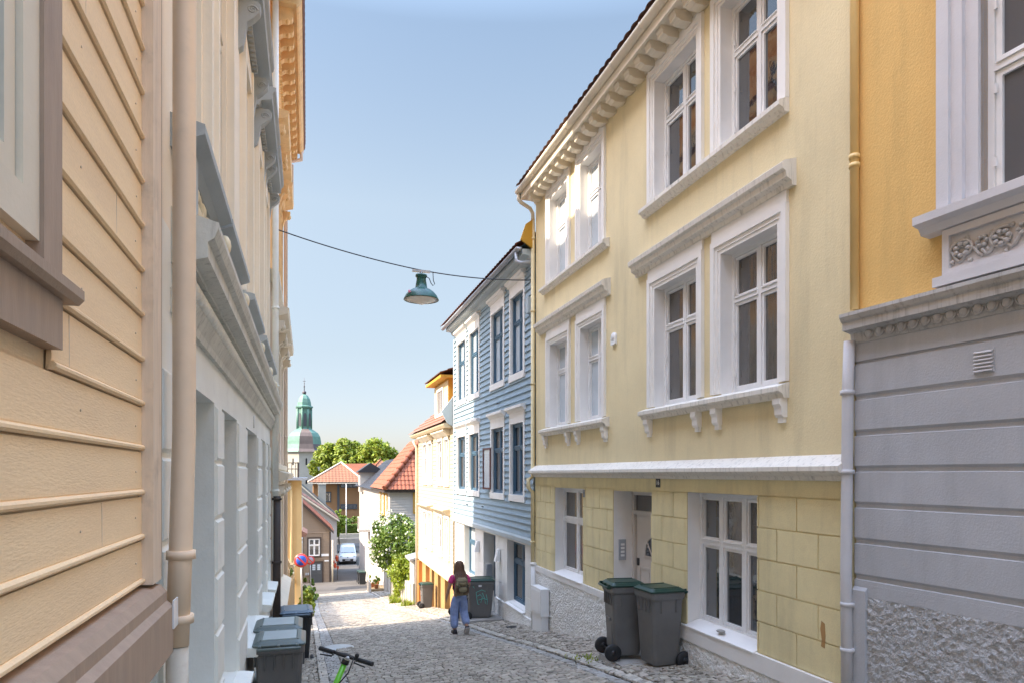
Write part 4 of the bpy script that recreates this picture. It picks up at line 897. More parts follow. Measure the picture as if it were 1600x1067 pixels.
mb = MB(); mb.lathe(FL(9.2, .66, .0), [(.06, 0), (.06, .012), (.001, .016)], 16, ax=(Vector((0, .7, 0)), Vector((0, 0, 1.3)), Vector((1, 0, 0)))); mb.build('number_plate', M['white'], g1)
pairs = [(3.72, 5.0), (5.05, 6.5), (7.1, 8.8), (9.2, 10.75), (10.8, 12.3)]
for k, (a, b) in enumerate(pairs):
    for z in (1.72, 5.77): mb = MB(); mb.prof(FL, [(-.001, z - .1), (.06, z - .1), (.09, z - .05), (.16, z - .02), (.16, z + .03), (-.001, z + .07)], a, b); mb.build('window_sill', M['bluegrey'], g1)
for k, (a, b) in enumerate(pairs):
    for p, q, c, d in ((a + .08, a + .2, 1.33, 1.63), (b - .2, b - .08, 1.33, 1.63), (a + .1, a + .2, 5.35, 5.67), (b - .2, b - .1, 5.35, 5.67)): mb = MB(); mb.box(FL, p, q, c, d, -.001, .1); mb.build('apron_post', M['bluegrey'], g1)
for a, b in pairs:
    mb = MB()
    for j in range(9):
        q = (a + b) / 2 + (j - 4) * .09; mb.ball(FL(q, 1.48 + .05 * math.sin(j * 2), .05), (.035, .05, .06), 7, 5)
    scroll(mb, FL, (a + b) / 2 - .2, 1.48, .06, .1, 1.3, 1, .02); scroll(mb, FL, (a + b) / 2 + .2, 1.48, .06, .1, 1.3, -1, .02)
    mb.build('apron_ornament', M['cornam'], g1); mb = MB(); mb.ball(FL(b - .14, 1.5, .13), (.04, .05, .07), 8, 6); mb.ball(FL(b - .14, 1.42, .12), (.03, .04, .04), 8, 6); mb.build('corner_rosette', M['cornam'], g1)
for k, (a, b) in enumerate(uw):
    for c, d in ((1.85, 4.35), (5.9, 8.2)):
        o = window(FL, g1, a, b, c, d, -.05, 2, .66, gm='glassc', fm='ctrim')
        mb = MB(); mb.box(FL, a - .14, a - .06, c, d + .25, -.001, .06); mb.box(FL, b + .06, b + .14, c, d + .25, -.001, .06); mb.box(FL, a - .06, b + .06, d, d + .25, -.001, .04)
        mb.build('window_surround', M['cream'], o)
for k, (a, b) in enumerate(pairs):
    for z in (4.68, 8.5):
        mb = MB(); mb.prof(FL, [(-.001, z), (.06, z), (.09, z + .06), (.22, z + .09), (.23, z + .17), (.26, z + .2), (.27, z + .24), (-.001, z + .3)], a + .02, b - .02); ho = mb.build('window_hood', M['bluegrey'], g1)
        for q in (a + .16, b - .16):
            mb = MB(); mb.prof(FL, [(-.001, z - .5), (.04, z - .46), (.06, z - .34), (.08, z - .22), (.14, z - .17), (.2, z - .1), (.21, z - .04), (.18, z), (-.001, z)], q - .05, q + .05)
            for sgn in (-1, 1): scroll(mb, Fr((FL.O[0], q + sgn * .052), (1, 0), (0, sgn)), .13, z - .09, .0, .05, 1.6, 1, .01)
            mb.build('hood_bracket', M['bluegrey'], ho)
        n_ = int((b - a - .6) / .09)
        for i in range(n_): mb = MB(); mb.box(FL, a + .3 + i * .09, a + .345 + i * .09, z - .06, z, .05, .1); mb.build('dentil', M['bluegrey'], ho)
mb = MB(); mb.prof(FL, [(-.001, 8.66), (.1, 8.7), (.2, 8.8), (.5, 8.84), (.5, 8.93), (-.001, 8.95)], Y2, Y3); mb.build('eave_cornice', M['bluegrey'], g1)
mb = MB(); mb.prof(FL, [(.5, 8.96), (-.2, 9.3), (-1.2, 11.4), (-6.8, 8.96)], Y2, 10.8); mb.prof(FL, [(.5, 8.96), (-3.5, 9.5), (-6.8, 8.96)], 10.81, Y3); mb.build('roof', M['tiledk'], g1)  # unseen roof, stepped so the lower part lets sun onto the yellow house
pipe_run('downpipe', [FL(13.1, 9, .1), FL(13.1, -1.6, .1)], .055, 'lgrey', 'grey downpipe at the far end of the cream and blue-grey house', [FL(13.1, z, .1) for z in (4.9, 3, 1.6, -.3)])
pipe_run('iron_drain_pipe', [FL(13.1, -.4, .12), FL(13.1, -3.4, .12)], .07, 'dkbrown', 'dark brown iron pipe behind the charcoal bin', [FL(13.1, -.45, .12), FL(13.1, -1.6, .12)], 'drain pipe')

# ================================================================== LEFT: ochre house with golden cornice
g2 = thing('ornate_ochre_house', 'tall ornate house with a golden dentilled roof cornice further down on the left', 'house', (-.65, 16.5, -4))
Z0, Z1 = 13.22, 19.3
ow_ = [(14.0, 14.9), (15.6, 16.5), (17.3, 18.2)]
HU = [(a, b, c, d) for a, b in ow_ for c, d in ((.95, 2.6), (4.2, 6.3))] 
mb = MB(); wall(mb, FL, Z0, Z1, -6.5, 3.6, [h for h in HU if h[2] < 3] + [(a, b, -2.6, -.6) for a, b in ow_], depth=.2, back=7); mb.build('wall', M['pinkc'], g2)
mb = MB(); wall(mb, FL, Z0, Z1, 3.6, 9.0, [h for h in HU if h[2] > 3], depth=.2, back=7); mb.build('upper_wall', M['brick'], g2)
for a, b, c, d in HU + [(a, b, -2.6, -.6) for a, b in ow_]:
    window(FL, g2, a, b, c, d, -.14, 2, .66, gm='glassm', casing=(.14, .06), cm='gold' if c > 3 else 'ctrim')
for a, b in ow_:
    for z in (3.0, 6.75, -.15):
        mb = MB(); mb.prof(FL, [(-.001, z - .1), (.08, z - .1), (.12, z), (.3, z + .05), (.32, z + .16), (-.001, z + .24)], a - .28, b + .28); ho = mb.build('window_hood', M['gold'] if z > 4 else M['ctrim'], g2)
        for q in (a - .18, b + .18):
            mb = MB(); mb.prof(FL, [(-.001, z - .5), (.06, z - .46), (.1, z - .3), (.22, z - .2), (.24, z - .08), (-.001, z - .08)], q - .07, q + .07); mb.ball(FL(q, z - .2, .2), (.06, .08, .07), 8, 6); mb.build('hood_bracket', M['gold'] if z > 4 else M['ctrim'], ho)
mb = MB(); mb.prof(FL, [(-.001, 3.5), (.08, 3.5), (.16, 3.6), (.16, 3.7), (-.001, 3.75)], Z0, Z1); mb.build('string_course', M['ctrim'], g2); mb = MB(); mb.prof(FL, [(-.001, -.0), (.05, 0), (.14, .1), (.14, .2), (-.001, .25)], Z0, Z1); mb.build('string_course', M['ctrim'], g2); mb = MB(); mb.prof(FL, [(-.001, -2.8), (.2, -2.8), (.25, -2.75), (-.001, -2.6)], Z0 + .3, Z1 - .3); mb.build('string_course', M['ctrim'], g2)
for p, q in ((13.3, 13.7), (15.1, 15.4), (16.7, 17.1), (18.75, 19.25)):
    mb = MB(); mb.box(FL, p, q, -2.6, -.2, -.001, .06); mb.build('pilaster', M['pinkc'], g2); mb = MB(); mb.box(FL, p, q, .25, 3.5, -.001, .05); mb.build('pilaster', M['pinkc'], g2)
mb = MB(); mb.prof(FL, [(-.001, 8.0), (.04, 8.0), (.06, 8.15), (.1, 8.2), (.1, 8.3), (-.001, 8.3)], Z0, Z1); mb.box(FL, Z0, Z1 + .1, 8.66, 8.74, -.001, .46); mb.prof(FL, [(.46, 8.6), (.5, 8.62), (.56, 8.72), (.56, 8.78), (.46, 8.78)], Z0, Z1 + .1); cn = mb.build('cornice', M['gold'], g2)
for i in range(15):
    y = Z0 + .22 + i * .415; mb = MB(); mb.prof(FL, [(-.001, 8.3), (.08, 8.32), (.2, 8.42), (.38, 8.46), (.4, 8.52), (.4, 8.66), (-.001, 8.66)], y - .075, y + .075); mb.ball(FL(y + .2, 8.63, .25), (.07, .07, .035), 8, 5)
    mb.ball(FL(y, 8.45, .3), (.04, .085, .05), 8, 5); mb.build('cornice_bracket', M['gold'], cn)
for i in range(40): mb = MB(); mb.box(FL, Z0 + .05 + i * .153, Z0 + .125 + i * .153, 8.2, 8.29, .1, .15); mb.build('dentil', M['gold'], cn)
mb = MB(); mb.box(FL, Z0 + .05, Z1 - .05, 8.72, 10.9, -6, -.25); mb.prof(FL, [(-.25, 10.3), (-.15, 10.35), (-.05, 10.5), (-.05, 10.6), (-.25, 10.65)], Z0, Z1); mb.prof(FL, [(-.25, 9.0), (-.18, 9.05), (-.18, 9.15), (-.25, 9.2)], Z0, Z1)
for i in range(8): mb.box(FL, Z0 + .3 + i * .78, Z0 + .55 + i * .78, 9.2, 10.3, -.25, -.2)
mb.build('added_attic_wall', M['brick'], g2)  # attic storey out of view, added for window reflections and to block sun
for i in range(3): window(Fr((-.65 - .25, 0), (0, 1), (1, 0)), g2, 14.0 + i * 1.75, 14.75 + i * 1.75, 9.25, 10.2, .04, 2, None, gm='glassm', fm='gold')
mb = MB(); mb.prof(FL, [(.58, 8.79), (.6, 8.85), (-.24, 8.98), (-.24, 8.79)], Z0, Z1 + .12); mb.prof(FL, [(-.1, 10.9), (-.1, 10.96), (-3, 11.9), (-6.2, 10.9)], Z0 - .02, Z1 + .02); tiles(mb, FL(Z0, 8.88, .6), (0, 1, 0), (-.84, 0, .13), Z1 - Z0 + .1, .85, amp=.04); mb.build('roof', M['tilebr'], g2)
pipe_run('downpipe', [FL(19.25, 8.7, .5), FL(19.25, 8.45, .5), FL(19.25, 8.3, .1), FL(19.25, -4, .1)], .05, 'pinkc', 'pinkish downpipe at the far corner of the ornate house with golden cornice', [FL(19.25, z, .1) for z in (7, 4, 1)])
mb = MB(); mb.tube([FL(19.3, 7.2, .28), FL(19.3, 8.3, .28), FL(19.3, 8.3, .1)], .02, 6); mb.tube([FL(19.3, 7.2, .28), FL(19.3, 7.2, .1)], .02, 6); tag(mb.build('wall_bracket', M['pinkc']), 'thin metal frame bracket under the golden cornice', 'bracket')

# ================================================================== LEFT: yellow house with roof terrace, fence
y4 = thing('small_yellow_house', 'small warm yellow house with a railed roof terrace down the street on the left', 'house', (-2, 37.5, -6.8))
mb = MB(); mb.box(FW, -6, -.32, -9, -.3, 37.5, 43); mb.box(FW, -.55, -.28, -9, -.32, 37.47, 37.6); mb.build('wall', M['yhouse'], y4)
mb = MB(); mb.prof(Fr((0, 0), (0, 1), (1, 0)), [(-6.2, -.32), (-.05, -.32), (.02, -.25), (.02, -.2), (-6.2, .02)], 37.1, 43.3); mb.build('roof', M['zinc'], y4)
mb = MB(); mb.tube([(-.8, 37.4, -.35), (-.8, 37.4, -5.2), (-.6, 37.4, -5.7)], .07, 10); mb.build('downpipe', M['yhouse'], y4)
flatwin(right(0), y4, 28, 28.01, -2, -1.9) if 0 else None
F4 = left(-.32)
for a in (38.5, 41): flatwin(F4, y4, a, a + .8, -2.9, -1.5); flatwin(F4, y4, a, a + .8, -5, -3.8)
mb = MB(); mb.box(FW, -.5, -.42, -.2, .62, 37.9, 37.98)
for i in range(19): mb.box(FW, -4.2 + i * .2, -4.165 + i * .2, -.2, .6, 37.9, 37.935)
for z in (.57, .25): mb.box(FW, -4.2, -.45, z, z + .045, 37.89, 37.94)
mb.box(FW, -.5, -.46, -.2, .36, 38, 42.8)
for i in range(24): mb.box(FW, -.5, -.46, .36, .58, 38.05 + i * .2, 38.1 + i * .2)
mb.box(FW, -.52, -.44, .58, .63, 38, 42.8); mb.build('terrace_railing', M['dkbrown'], y4)
fo = thing('plank_fence', 'weathered plank fence along the pavement before the small yellow house', 'fence', (-.62, 29, -5.6))
y_ = 20.6; i = 0
while y_ < 36.5:
    gz_ = G(-.6, y_); hh = 1.6 + rnd.uniform(-.06, .06) + (.7 if i % 8 < 2 else 0) + (.35 if i % 8 == 4 else 0)
    mb = MB(); mb.face_poly(Fr((-.62, 0), (0, 1), (1, 0)), [(y_, gz_ - .3), (y_ + .17, gz_ - .3), (y_ + .17, gz_ + hh - .08), (y_ + .085, gz_ + hh), (y_, gz_ + hh - .08)], -.03, 0); mb.build('plank', M['wood'], fo)
    y_ += .2; i += 1
for dz_ in (.4, 1.2):
    mb = MB(); mb.tube([(-.68, 20.6 + k * 1.6, G(-.6, 20.6 + k * 1.6) + dz_) for k in range(11)], .035, 6); mb.build('fence_rail', M['wood'], fo)
t = thing('flower_box', 'white flowering shrub climbing over the plank fence', 'plant', (-.72, 27.4, -5.4)); mb = MB(); leaves(mb, [(-.72, 27.4, -3.75, .22, .5, .2)], 260, .06); mb.build('foliage', M['leafd'], t, recalc=False)
mb = MB(); [mb.ball((-.68 + rnd.gauss(0, .12), 27.3 + rnd.gauss(0, .2), -3.7 + rnd.gauss(0, .1)), .04, 5, 3) for _ in range(16)]; mb.build('blossom', M['blossom'], t)
tree('roadside_shrub', 'loose green shrub at the roadside below the no-parking sign', 'bush', (.02, 28.5, -5.8), [(.0, 28.5, -5.2, .3, .5, .55), (.05, 29.6, -5.5, .28, .5, .5)], 1500, .07, 'leafy', .02)
tree('roadside_shrub', 'small greenish-brown shrub with flowers before the beige house', 'bush', (.25, 37, -6.8), [(.2, 37, -6.3, .35, .8, .5), (.1, 40, -6.3, .35, .8, .6)], 1300, .09, 'leafd', .02)
# ================================================================== down the street: beige house and roofs
b5 = gable_house('beige_house', 'beige boarded corner house with a dark grey door and orange tiled gable', -5.5, 1.93, 60, 68, -11, (-4.7, -4.75), -2.2, -.75, 'beige', 'tile')
F6 = facing(59.98); mb = MB(); siding(mb, F6, -2.2, 1.9, -9.3, -4.9, .16, [(-.15, 1.35, -11, -7.2), (-.9, -.35, -8, -4.9), (-.0, 1.3, -7.1, -5)], lip=.02); mb.build('siding', M['beige'], b5)
flatwin(F6, b5, .12, 1.02, -6.9, -5.45, 'dkbrown', w=.13); flatwin(F6, b5, -1.3, -.45, -6.9, -5.4, 'dkbrown', w=.13); flatwin(F6, b5, -1.3, -.45, -9.2, -7.6, 'dkbrown', w=.13)
mb = MB(); ring(mb, F6, .2, 1.3, -9.3, -7.35, .1, 0, .08, False); dfr = mb.build('door_frame', M['dkbrown'], b5)
mb = MB(); mb.box(F6, .3, 1.2, -9.3, -7.45, 0, .04); [ring(mb, F6, .38 + i * .4, .7 + i * .4, -9.2, -8.4, .03, .04, .06) for i in (0, 1)]; do = mb.build('door', M['gdoor'], dfr)
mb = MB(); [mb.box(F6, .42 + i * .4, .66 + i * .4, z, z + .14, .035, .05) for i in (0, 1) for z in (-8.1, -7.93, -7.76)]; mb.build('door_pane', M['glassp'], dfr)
mb = MB(); mb.box(F6, 1.8, 1.93, -11, -4.9, 0, .06); mb.build('corner_board', M['dkbrown'], b5)
pipe_run('downpipe', [(2.06, 59.85, -5.6), (2.06, 59.85, -9.2)], .06, 'ctrim', 'pale drainpipe at the corner of the beige boarded house')
mb = MB(); mb.box(F6, 1.0, 1.75, -6.95, -6.75, .03, .05); tag(mb.build('street_name_sign', M['white']), 'white street name plate above the dark grey door', 'sign')
mb = MB(); mb.box(F6, 1.4, 1.75, -7.4, -7.28, .03, .05); tag(mb.build('small_plate', M['white']), 'small white plate right of the dark grey door', 'sign')
mb = MB(); [mb.box(F6, -.15 + i * .17, -.02 + i * .17, -8.5, -8.3, .02, .1) for i in (0, 1)]; tag(mb.build('letter_boxes', M['zinc']), 'pair of small grey letter boxes left of the dark grey door', 'letter box')
mb = MB(); mb.box(FW, -3, -.42, -5.0, -4.3, 50, 50.1); mb.prof(Fr((0, 50), (0, 1), (1, 0)), [(-3, -2.6), (-.15, -4.0), (.02, -4.1), (-.1, -4.3), (-3, -4.3)], -1, 3)
t_ = mb.build('porch_roof', M['tilebr']); tag(t_, 'brown tiled porch roof jutting out behind the small yellow house', 'porch roof')
gable_house('pink_tiled_house', 'white house under faded pinkish roof tiles behind the beige house', -6, 2.9, 72, 80, -11, (-4.5, -4.6), -1.5, -1.5, 'wwhite', 'tilepk', verge='ctrim', pitch=.4)
k_ = gable_house('black_tiled_house', 'house with black roof tiles and white chimney below the church tower', -8, 3.2, 84, 95, -11, (-5.2, -4.9), -2.3, .1, 'wwhite', 'tiledk', verge='ctrim', pitch=.45)
mb = MB(); mb.box(FW, 1.3, 2.2, -4, -1.3, 87, 88.2); mb.box(FW, 1.25, 2.25, -1.3, -1.2, 86.95, 88.25); mb.build('chimney', M['stonew'], k_)
# big brown building with hip roofs
bb = thing('brown_office_building', 'large brown brick building with broad orange hip roofs beyond the junction', 'building', (5, 112, -9.6))
mb = MB(); mb.box(FW, .9, 8.1, -12, -1.3, 108, 121); mb.box(FW, 8.1, 17, -12, -1.9, 110, 126); mb.build('wall', M['brownw'], bb)
F7 = facing(107.95)
mb = MB(); mb.box(F7, 2.6, 3.5, -4.3, -2.7, 0, .05); mb.box(F7, 4.4, 4.75, -7, -1.6, 0, .06); mb.box(F7, 4.9, 7.4, -2.1, -1.45, 0, .06); mb.box(F7, 4.9, 7.4, -5.4, -4.6, 0, .06); mb.build('window_band', M['gdoor'], bb)
mb = MB(); mb.box(F7, 2.75, 3.0, -4.1, -2.9, .05, .07); mb.box(F7, 3.15, 3.35, -4.1, -2.9, .05, .07); [mb.box(F7, 5.0 + i * .6, 5.5 + i * .6, z, z + .4, .06, .08) for i in range(4) for z in (-1.98, -5.2)]; mb.build('window', M['glass'], bb)
def slope(mb, pts, pitch=.45):
    mb.quad(*[Vector(p) for p in pts])
mb = MB(); A, B = Vector((.1, 106.8, -1.25)), Vector((8.6, 106.8, -1.35)); Pk, Pb = Vector((5.2, 112.5, 1.75)), Vector((5.6, 122, 1.75))
tiles(mb, A, (1, 0, 0), Vector((0, Pk.y - A.y, Pk.z - A.z)), 8.5, 6.44, .5, .55, lo=lambda t: 5.1 * t / 6.44, hi=lambda t: 8.5 - 3.4 * t / 6.44, amp=.06)
mb.cur = 1; slope(mb, [B, Vector((9.4, 122, -1.3)), Pb, Pk]); slope(mb, [A, Pk, Pb, Vector((.1, 122, -1.25))]); mb.cur = 2; mb.box(FW, .1, 8.6, -1.45, -1.3, 106.75, 107.0)
mb.tube([A + Vector((0, 0, .1)), Pk + Vector((0, 0, .15))], .12, 6); mb.tube([B + Vector((0, 0, .1)), Pk + Vector((0, 0, .15))], .12, 6); mb.tube([Pk + Vector((0, 0, .15)), Pb + Vector((0, 0, .15))], .12, 6)
mb.build('roof', [M['tileor2'], M['tileor'], M['ctrim']], bb)
mb = MB(); Q = Vector((12.3, 121, 2.45)); a1, a2, a3, a4 = Vector((7.6, 109, -1.85)), Vector((17.6, 109, -1.85)), Vector((17.6, 127, -1.85)), Vector((7.6, 127, -1.85)); Q2 = Vector((12.3, 124, 2.45))
W_ = Vector((0, 12, 4.3)).length; tiles(mb, a1, (1, 0, 0), (0, 12, 4.3), 10, W_, .5, .55, lo=lambda t: 4.7 * t / W_, hi=lambda t: 10 - 5.3 * t / W_, amp=.06)
mb.cur = 1; slope(mb, [a1, Q, Q2, a4]); slope(mb, [a2, a3, Q2, Q]); slope(mb, [a3, a4, Q2]); mb.tube([a1 + Vector((0, 0, .1)), Q + Vector((0, 0, .15))], .12, 6)
mb.cur = 1; slope(mb, [(5.2, 116, 1.7), (12.3, 122, 1.9), (12.3, 117.5, -.4), (7, 112, -.4)])
mb.build('side_wing_roof', [M['tileor2'], M['tileor']], bb)
mb = MB(); mb.box(FW, 9.0, 10.6, -2, .1, 111, 113); mb.build('dormer', M['zinc'], bb)
gable_house('red_roofed_house', 'distant house with red roof between the trees and the white house', 13, 22, 128, 140, -10, 0, 18, 3.2, 'stonew', 'tile', pitch=.5)
# street end: wall, hedge, shrubs, flagpole
mb = MB(); mb.box(FW, -4, 4.4, -9.8, -8.45, 101.2, 101.5); mb.box(FW, 4.4, 12, -9.8, -8.6, 101.0, 101.5); tag(mb.build('retaining_wall', M['stonew']), 'long low white wall under the clipped hedge at the street end', 'wall')
mb = MB(); mb.box(FW, 4.6, 12, -8.6, -7.45, 101.7, 103); rb = MB(); 
for _ in range(7500):
    f = rnd.random(); x = rnd.uniform(4.5, 12); z = rnd.uniform(-8.6, -7.4); y = 101.65
    if f > .6: y = rnd.uniform(101.6, 103); z = -7.4
    p = Vector((x, y + rnd.gauss(0, .05), z + rnd.gauss(0, .05))); a = Vector((rnd.gauss(0, 1), rnd.gauss(0, 1), rnd.gauss(0, 1))).normalized(); b = a.orthogonal().normalized(); mb.add([p - a * .09, p + b * .06, p + a * .09, p - b * .06], [(0, 1, 2, 3)])
tag(mb.build('clipped_hedge', M['hedge'], recalc=False), 'bright green clipped hedge on the white wall', 'hedge')
tree('roadside_tree', 'small light green tree left of the flagpole', 'tree', (4.2, 96, -9.6), [(3.9, 96, -6.6, 1.1, 1.1, 1.5), (4.3, 96.3, -5.7, .8, .9, .9), (3.6, 96, -7.6, 1, 1, .9)], 2600, .16, 'leaf', .1)
tree('brown_shrub', 'dull brownish shrub behind the clipped hedge', 'bush', (7.5, 104, -9.6), [(7.4, 104, -7.0, 1.6, .8, .8), (5.6, 104, -7.1, 1.0, .8, .7)], 1500, .14, 'leafd', .08)
mb = MB(); mb.tube([(5.31, 99.7, -9.6), (5.31, 99.7, -1.5)], [.09, .05], 10); mb.ball((5.31, 99.7, -1.45), .09); tag(mb.build('flagpole', M['white']), 'slender white flagpole in front of the brown building', 'flagpole')
mb = MB(); mb.box(FW, 1.5, 12, -9.75, -9.0, 98.2, 98.5); tag(mb.build('low_stone_wall', M['concrete']), 'low brownish stone wall behind the white van', 'wall')
mb = MB(); mb.prof(FW, [(97.6, -9.7), (97.6, -8.7), (97.8, -8.2), (98.1, -9.7)], 2.7, 3.4); tag(mb.build('dark_hatch', M['gdoor']), 'dark sloping hatch beside the low stone wall', 'hatch')
tree('red_flower_shrub', 'shrub with red flowers at the corner of the beige house', 'bush', (2.5, 61, -9.2), [(2.45, 61, -7.6, .35, .4, .6)], 400, .09, 'flower', .03)
# trees near the church
tree('broadleaf_tree', 'large round light green tree beside the church tower', 'tree', (6, 146, -9), [(5.0, 146, 3.6, 3.4, 3, 3.0), (7.8, 146, 4.9, 2.8, 3, 2.7), (2.6, 145, 1.6, 2.4, 2, 2.2), (7.5, 144, 1.8, 3, 3, 2.2), (9.6, 147, 3.4, 1.8, 2, 2)], 13000, .3, 'leaf', .4, 'trees before the church')
tree('broadleaf_tree', 'light green tree right of the tallest one, above the brown building roof', 'tree', (13.5, 144, -9), [(13.3, 144, 4.6, 3.1, 3, 2.9), (15.9, 144, 3.3, 2.6, 2.5, 2.4), (11.2, 143, 2.6, 2.2, 2, 2.4), (14, 142, 1.5, 3.4, 2.5, 2)], 11000, .3, 'leaf', .4, 'trees before the church')
tree('broadleaf_tree', 'darker green low tree at the right end of the tree row', 'tree', (19, 146, -9), [(18.6, 146, 2.4, 2.6, 2.5, 1.9), (21.2, 147, 2.6, 1.8, 2, 1.5)], 5000, .28, 'leafd', .3, 'trees before the church')
# church
ch = thing('church_tower', 'whitewashed church tower with green copper bell dome and lantern', 'church tower', (-.7, 178, -10))
C0 = (-.7, 178, 0); r8 = math.pi / 8
mb = MB(); mb.lathe(C0, [(4.55, -12), (4.55, 5.6)], 8, False, r8 + .12); mb.build('tower_wall', M['stonew'], ch)
def cmf(i, k): return 1 if (k == 5 and True) else (2 if (k == 6 and i < 2) else 0)
mb = MB(); mb.lathe(C0, [(5.1, 5.45), (4.6, 6.2), (4.25, 7.4), (4.15, 8.2), (3.95, 9.3), (3.4, 10.2), (2.4, 10.9), (1.9, 11.2)], 8, False, r8 + .12, cmf); mb.build('bell_dome', [M['copper'], M['copperb'], M['copperd']], ch)
mb = MB(); mb.lathe(C0, [(2.0, 11.2), (1.75, 11.4), (1.75, 16.2), (2.15, 16.5), (2.2, 16.8), (1.75, 17.0), (1.65, 17.8), (1.4, 18.7), (.9, 19.5), (.3, 19.9)], 8, False, r8 + .12)
for k in range(8):
    a = k * math.pi / 4 + .12 + r8 * 2; mb.tube([(C0[0] + 1.8 * math.cos(a + r8), C0[1] + 1.8 * math.sin(a + r8), 11.3), (C0[0] + 1.8 * math.cos(a + r8), C0[1] + 1.8 * math.sin(a + r8), 16.3)], .2, 6)
ln = mb.build('lantern', M['copper'], ch)
mb = MB()
for k in range(8):
    a = k * math.pi / 4 + .12 + r8 * 2; c = Vector((C0[0] + 1.64 * math.cos(a), C0[1] + 1.64 * math.sin(a), 0)); d = Vector((-math.sin(a), math.cos(a), 0)); n_ = Vector((math.cos(a), math.sin(a), 0))
    fr_ = Fr((c.x, c.y), (d.x, d.y), (n_.x, n_.y)); mb.face_poly(fr_, [(-.35, 11.9), (.35, 11.9), (.35, 14.6), (.2, 15), (0, 15.15), (-.2, 15), (-.35, 14.6)], -.1, .06)
mb.build('lantern_opening', M['gdoor'], ln)
mb = MB(); mb.ball((C0[0], C0[1], 20.3), .5, 12, 8); mb.tube([(C0[0], C0[1], 20), (C0[0], C0[1], 24)], [.14, .04], 6); mb.ball((C0[0], C0[1], 21.8), .2); mb.ball((C0[0], C0[1], 22.6), .13); mb.box(FW, C0[0] - .35, C0[0] + .35, 23.1, 23.2, 177.97, 178.03); mb.build('spire', M['copperd'], ch)
mb = MB()
for k in range(8):
    a = k * math.pi / 4 + .12 + r8 * 2; rr = 4.55 * math.cos(r8); fr_ = Fr((C0[0] + rr * math.cos(a), C0[1] + rr * math.sin(a)), (-math.sin(a), math.cos(a)), (math.cos(a), math.sin(a)))
    for z in (3.0, -1.6): mb.face_poly(fr_, [(-.2, z - .8), (.2, z - .8), (.2, z + .6), (0, z + 1), (-.2, z + .6)], -.1, .03)
mb.build('slit_window', M['dark'], ch)
mb = MB(); mb.box(FW, 2, 14, -12, -2.5, 174, 184); mb.build('nave_wall', M['stonew'], ch)
mb = MB(); mb.prof(FW, [(173.5, -2.6), (179, 2.5), (184.5, -2.6)], 3.3, 14.5); mb.build('nave_roof', M['zinc'], ch)

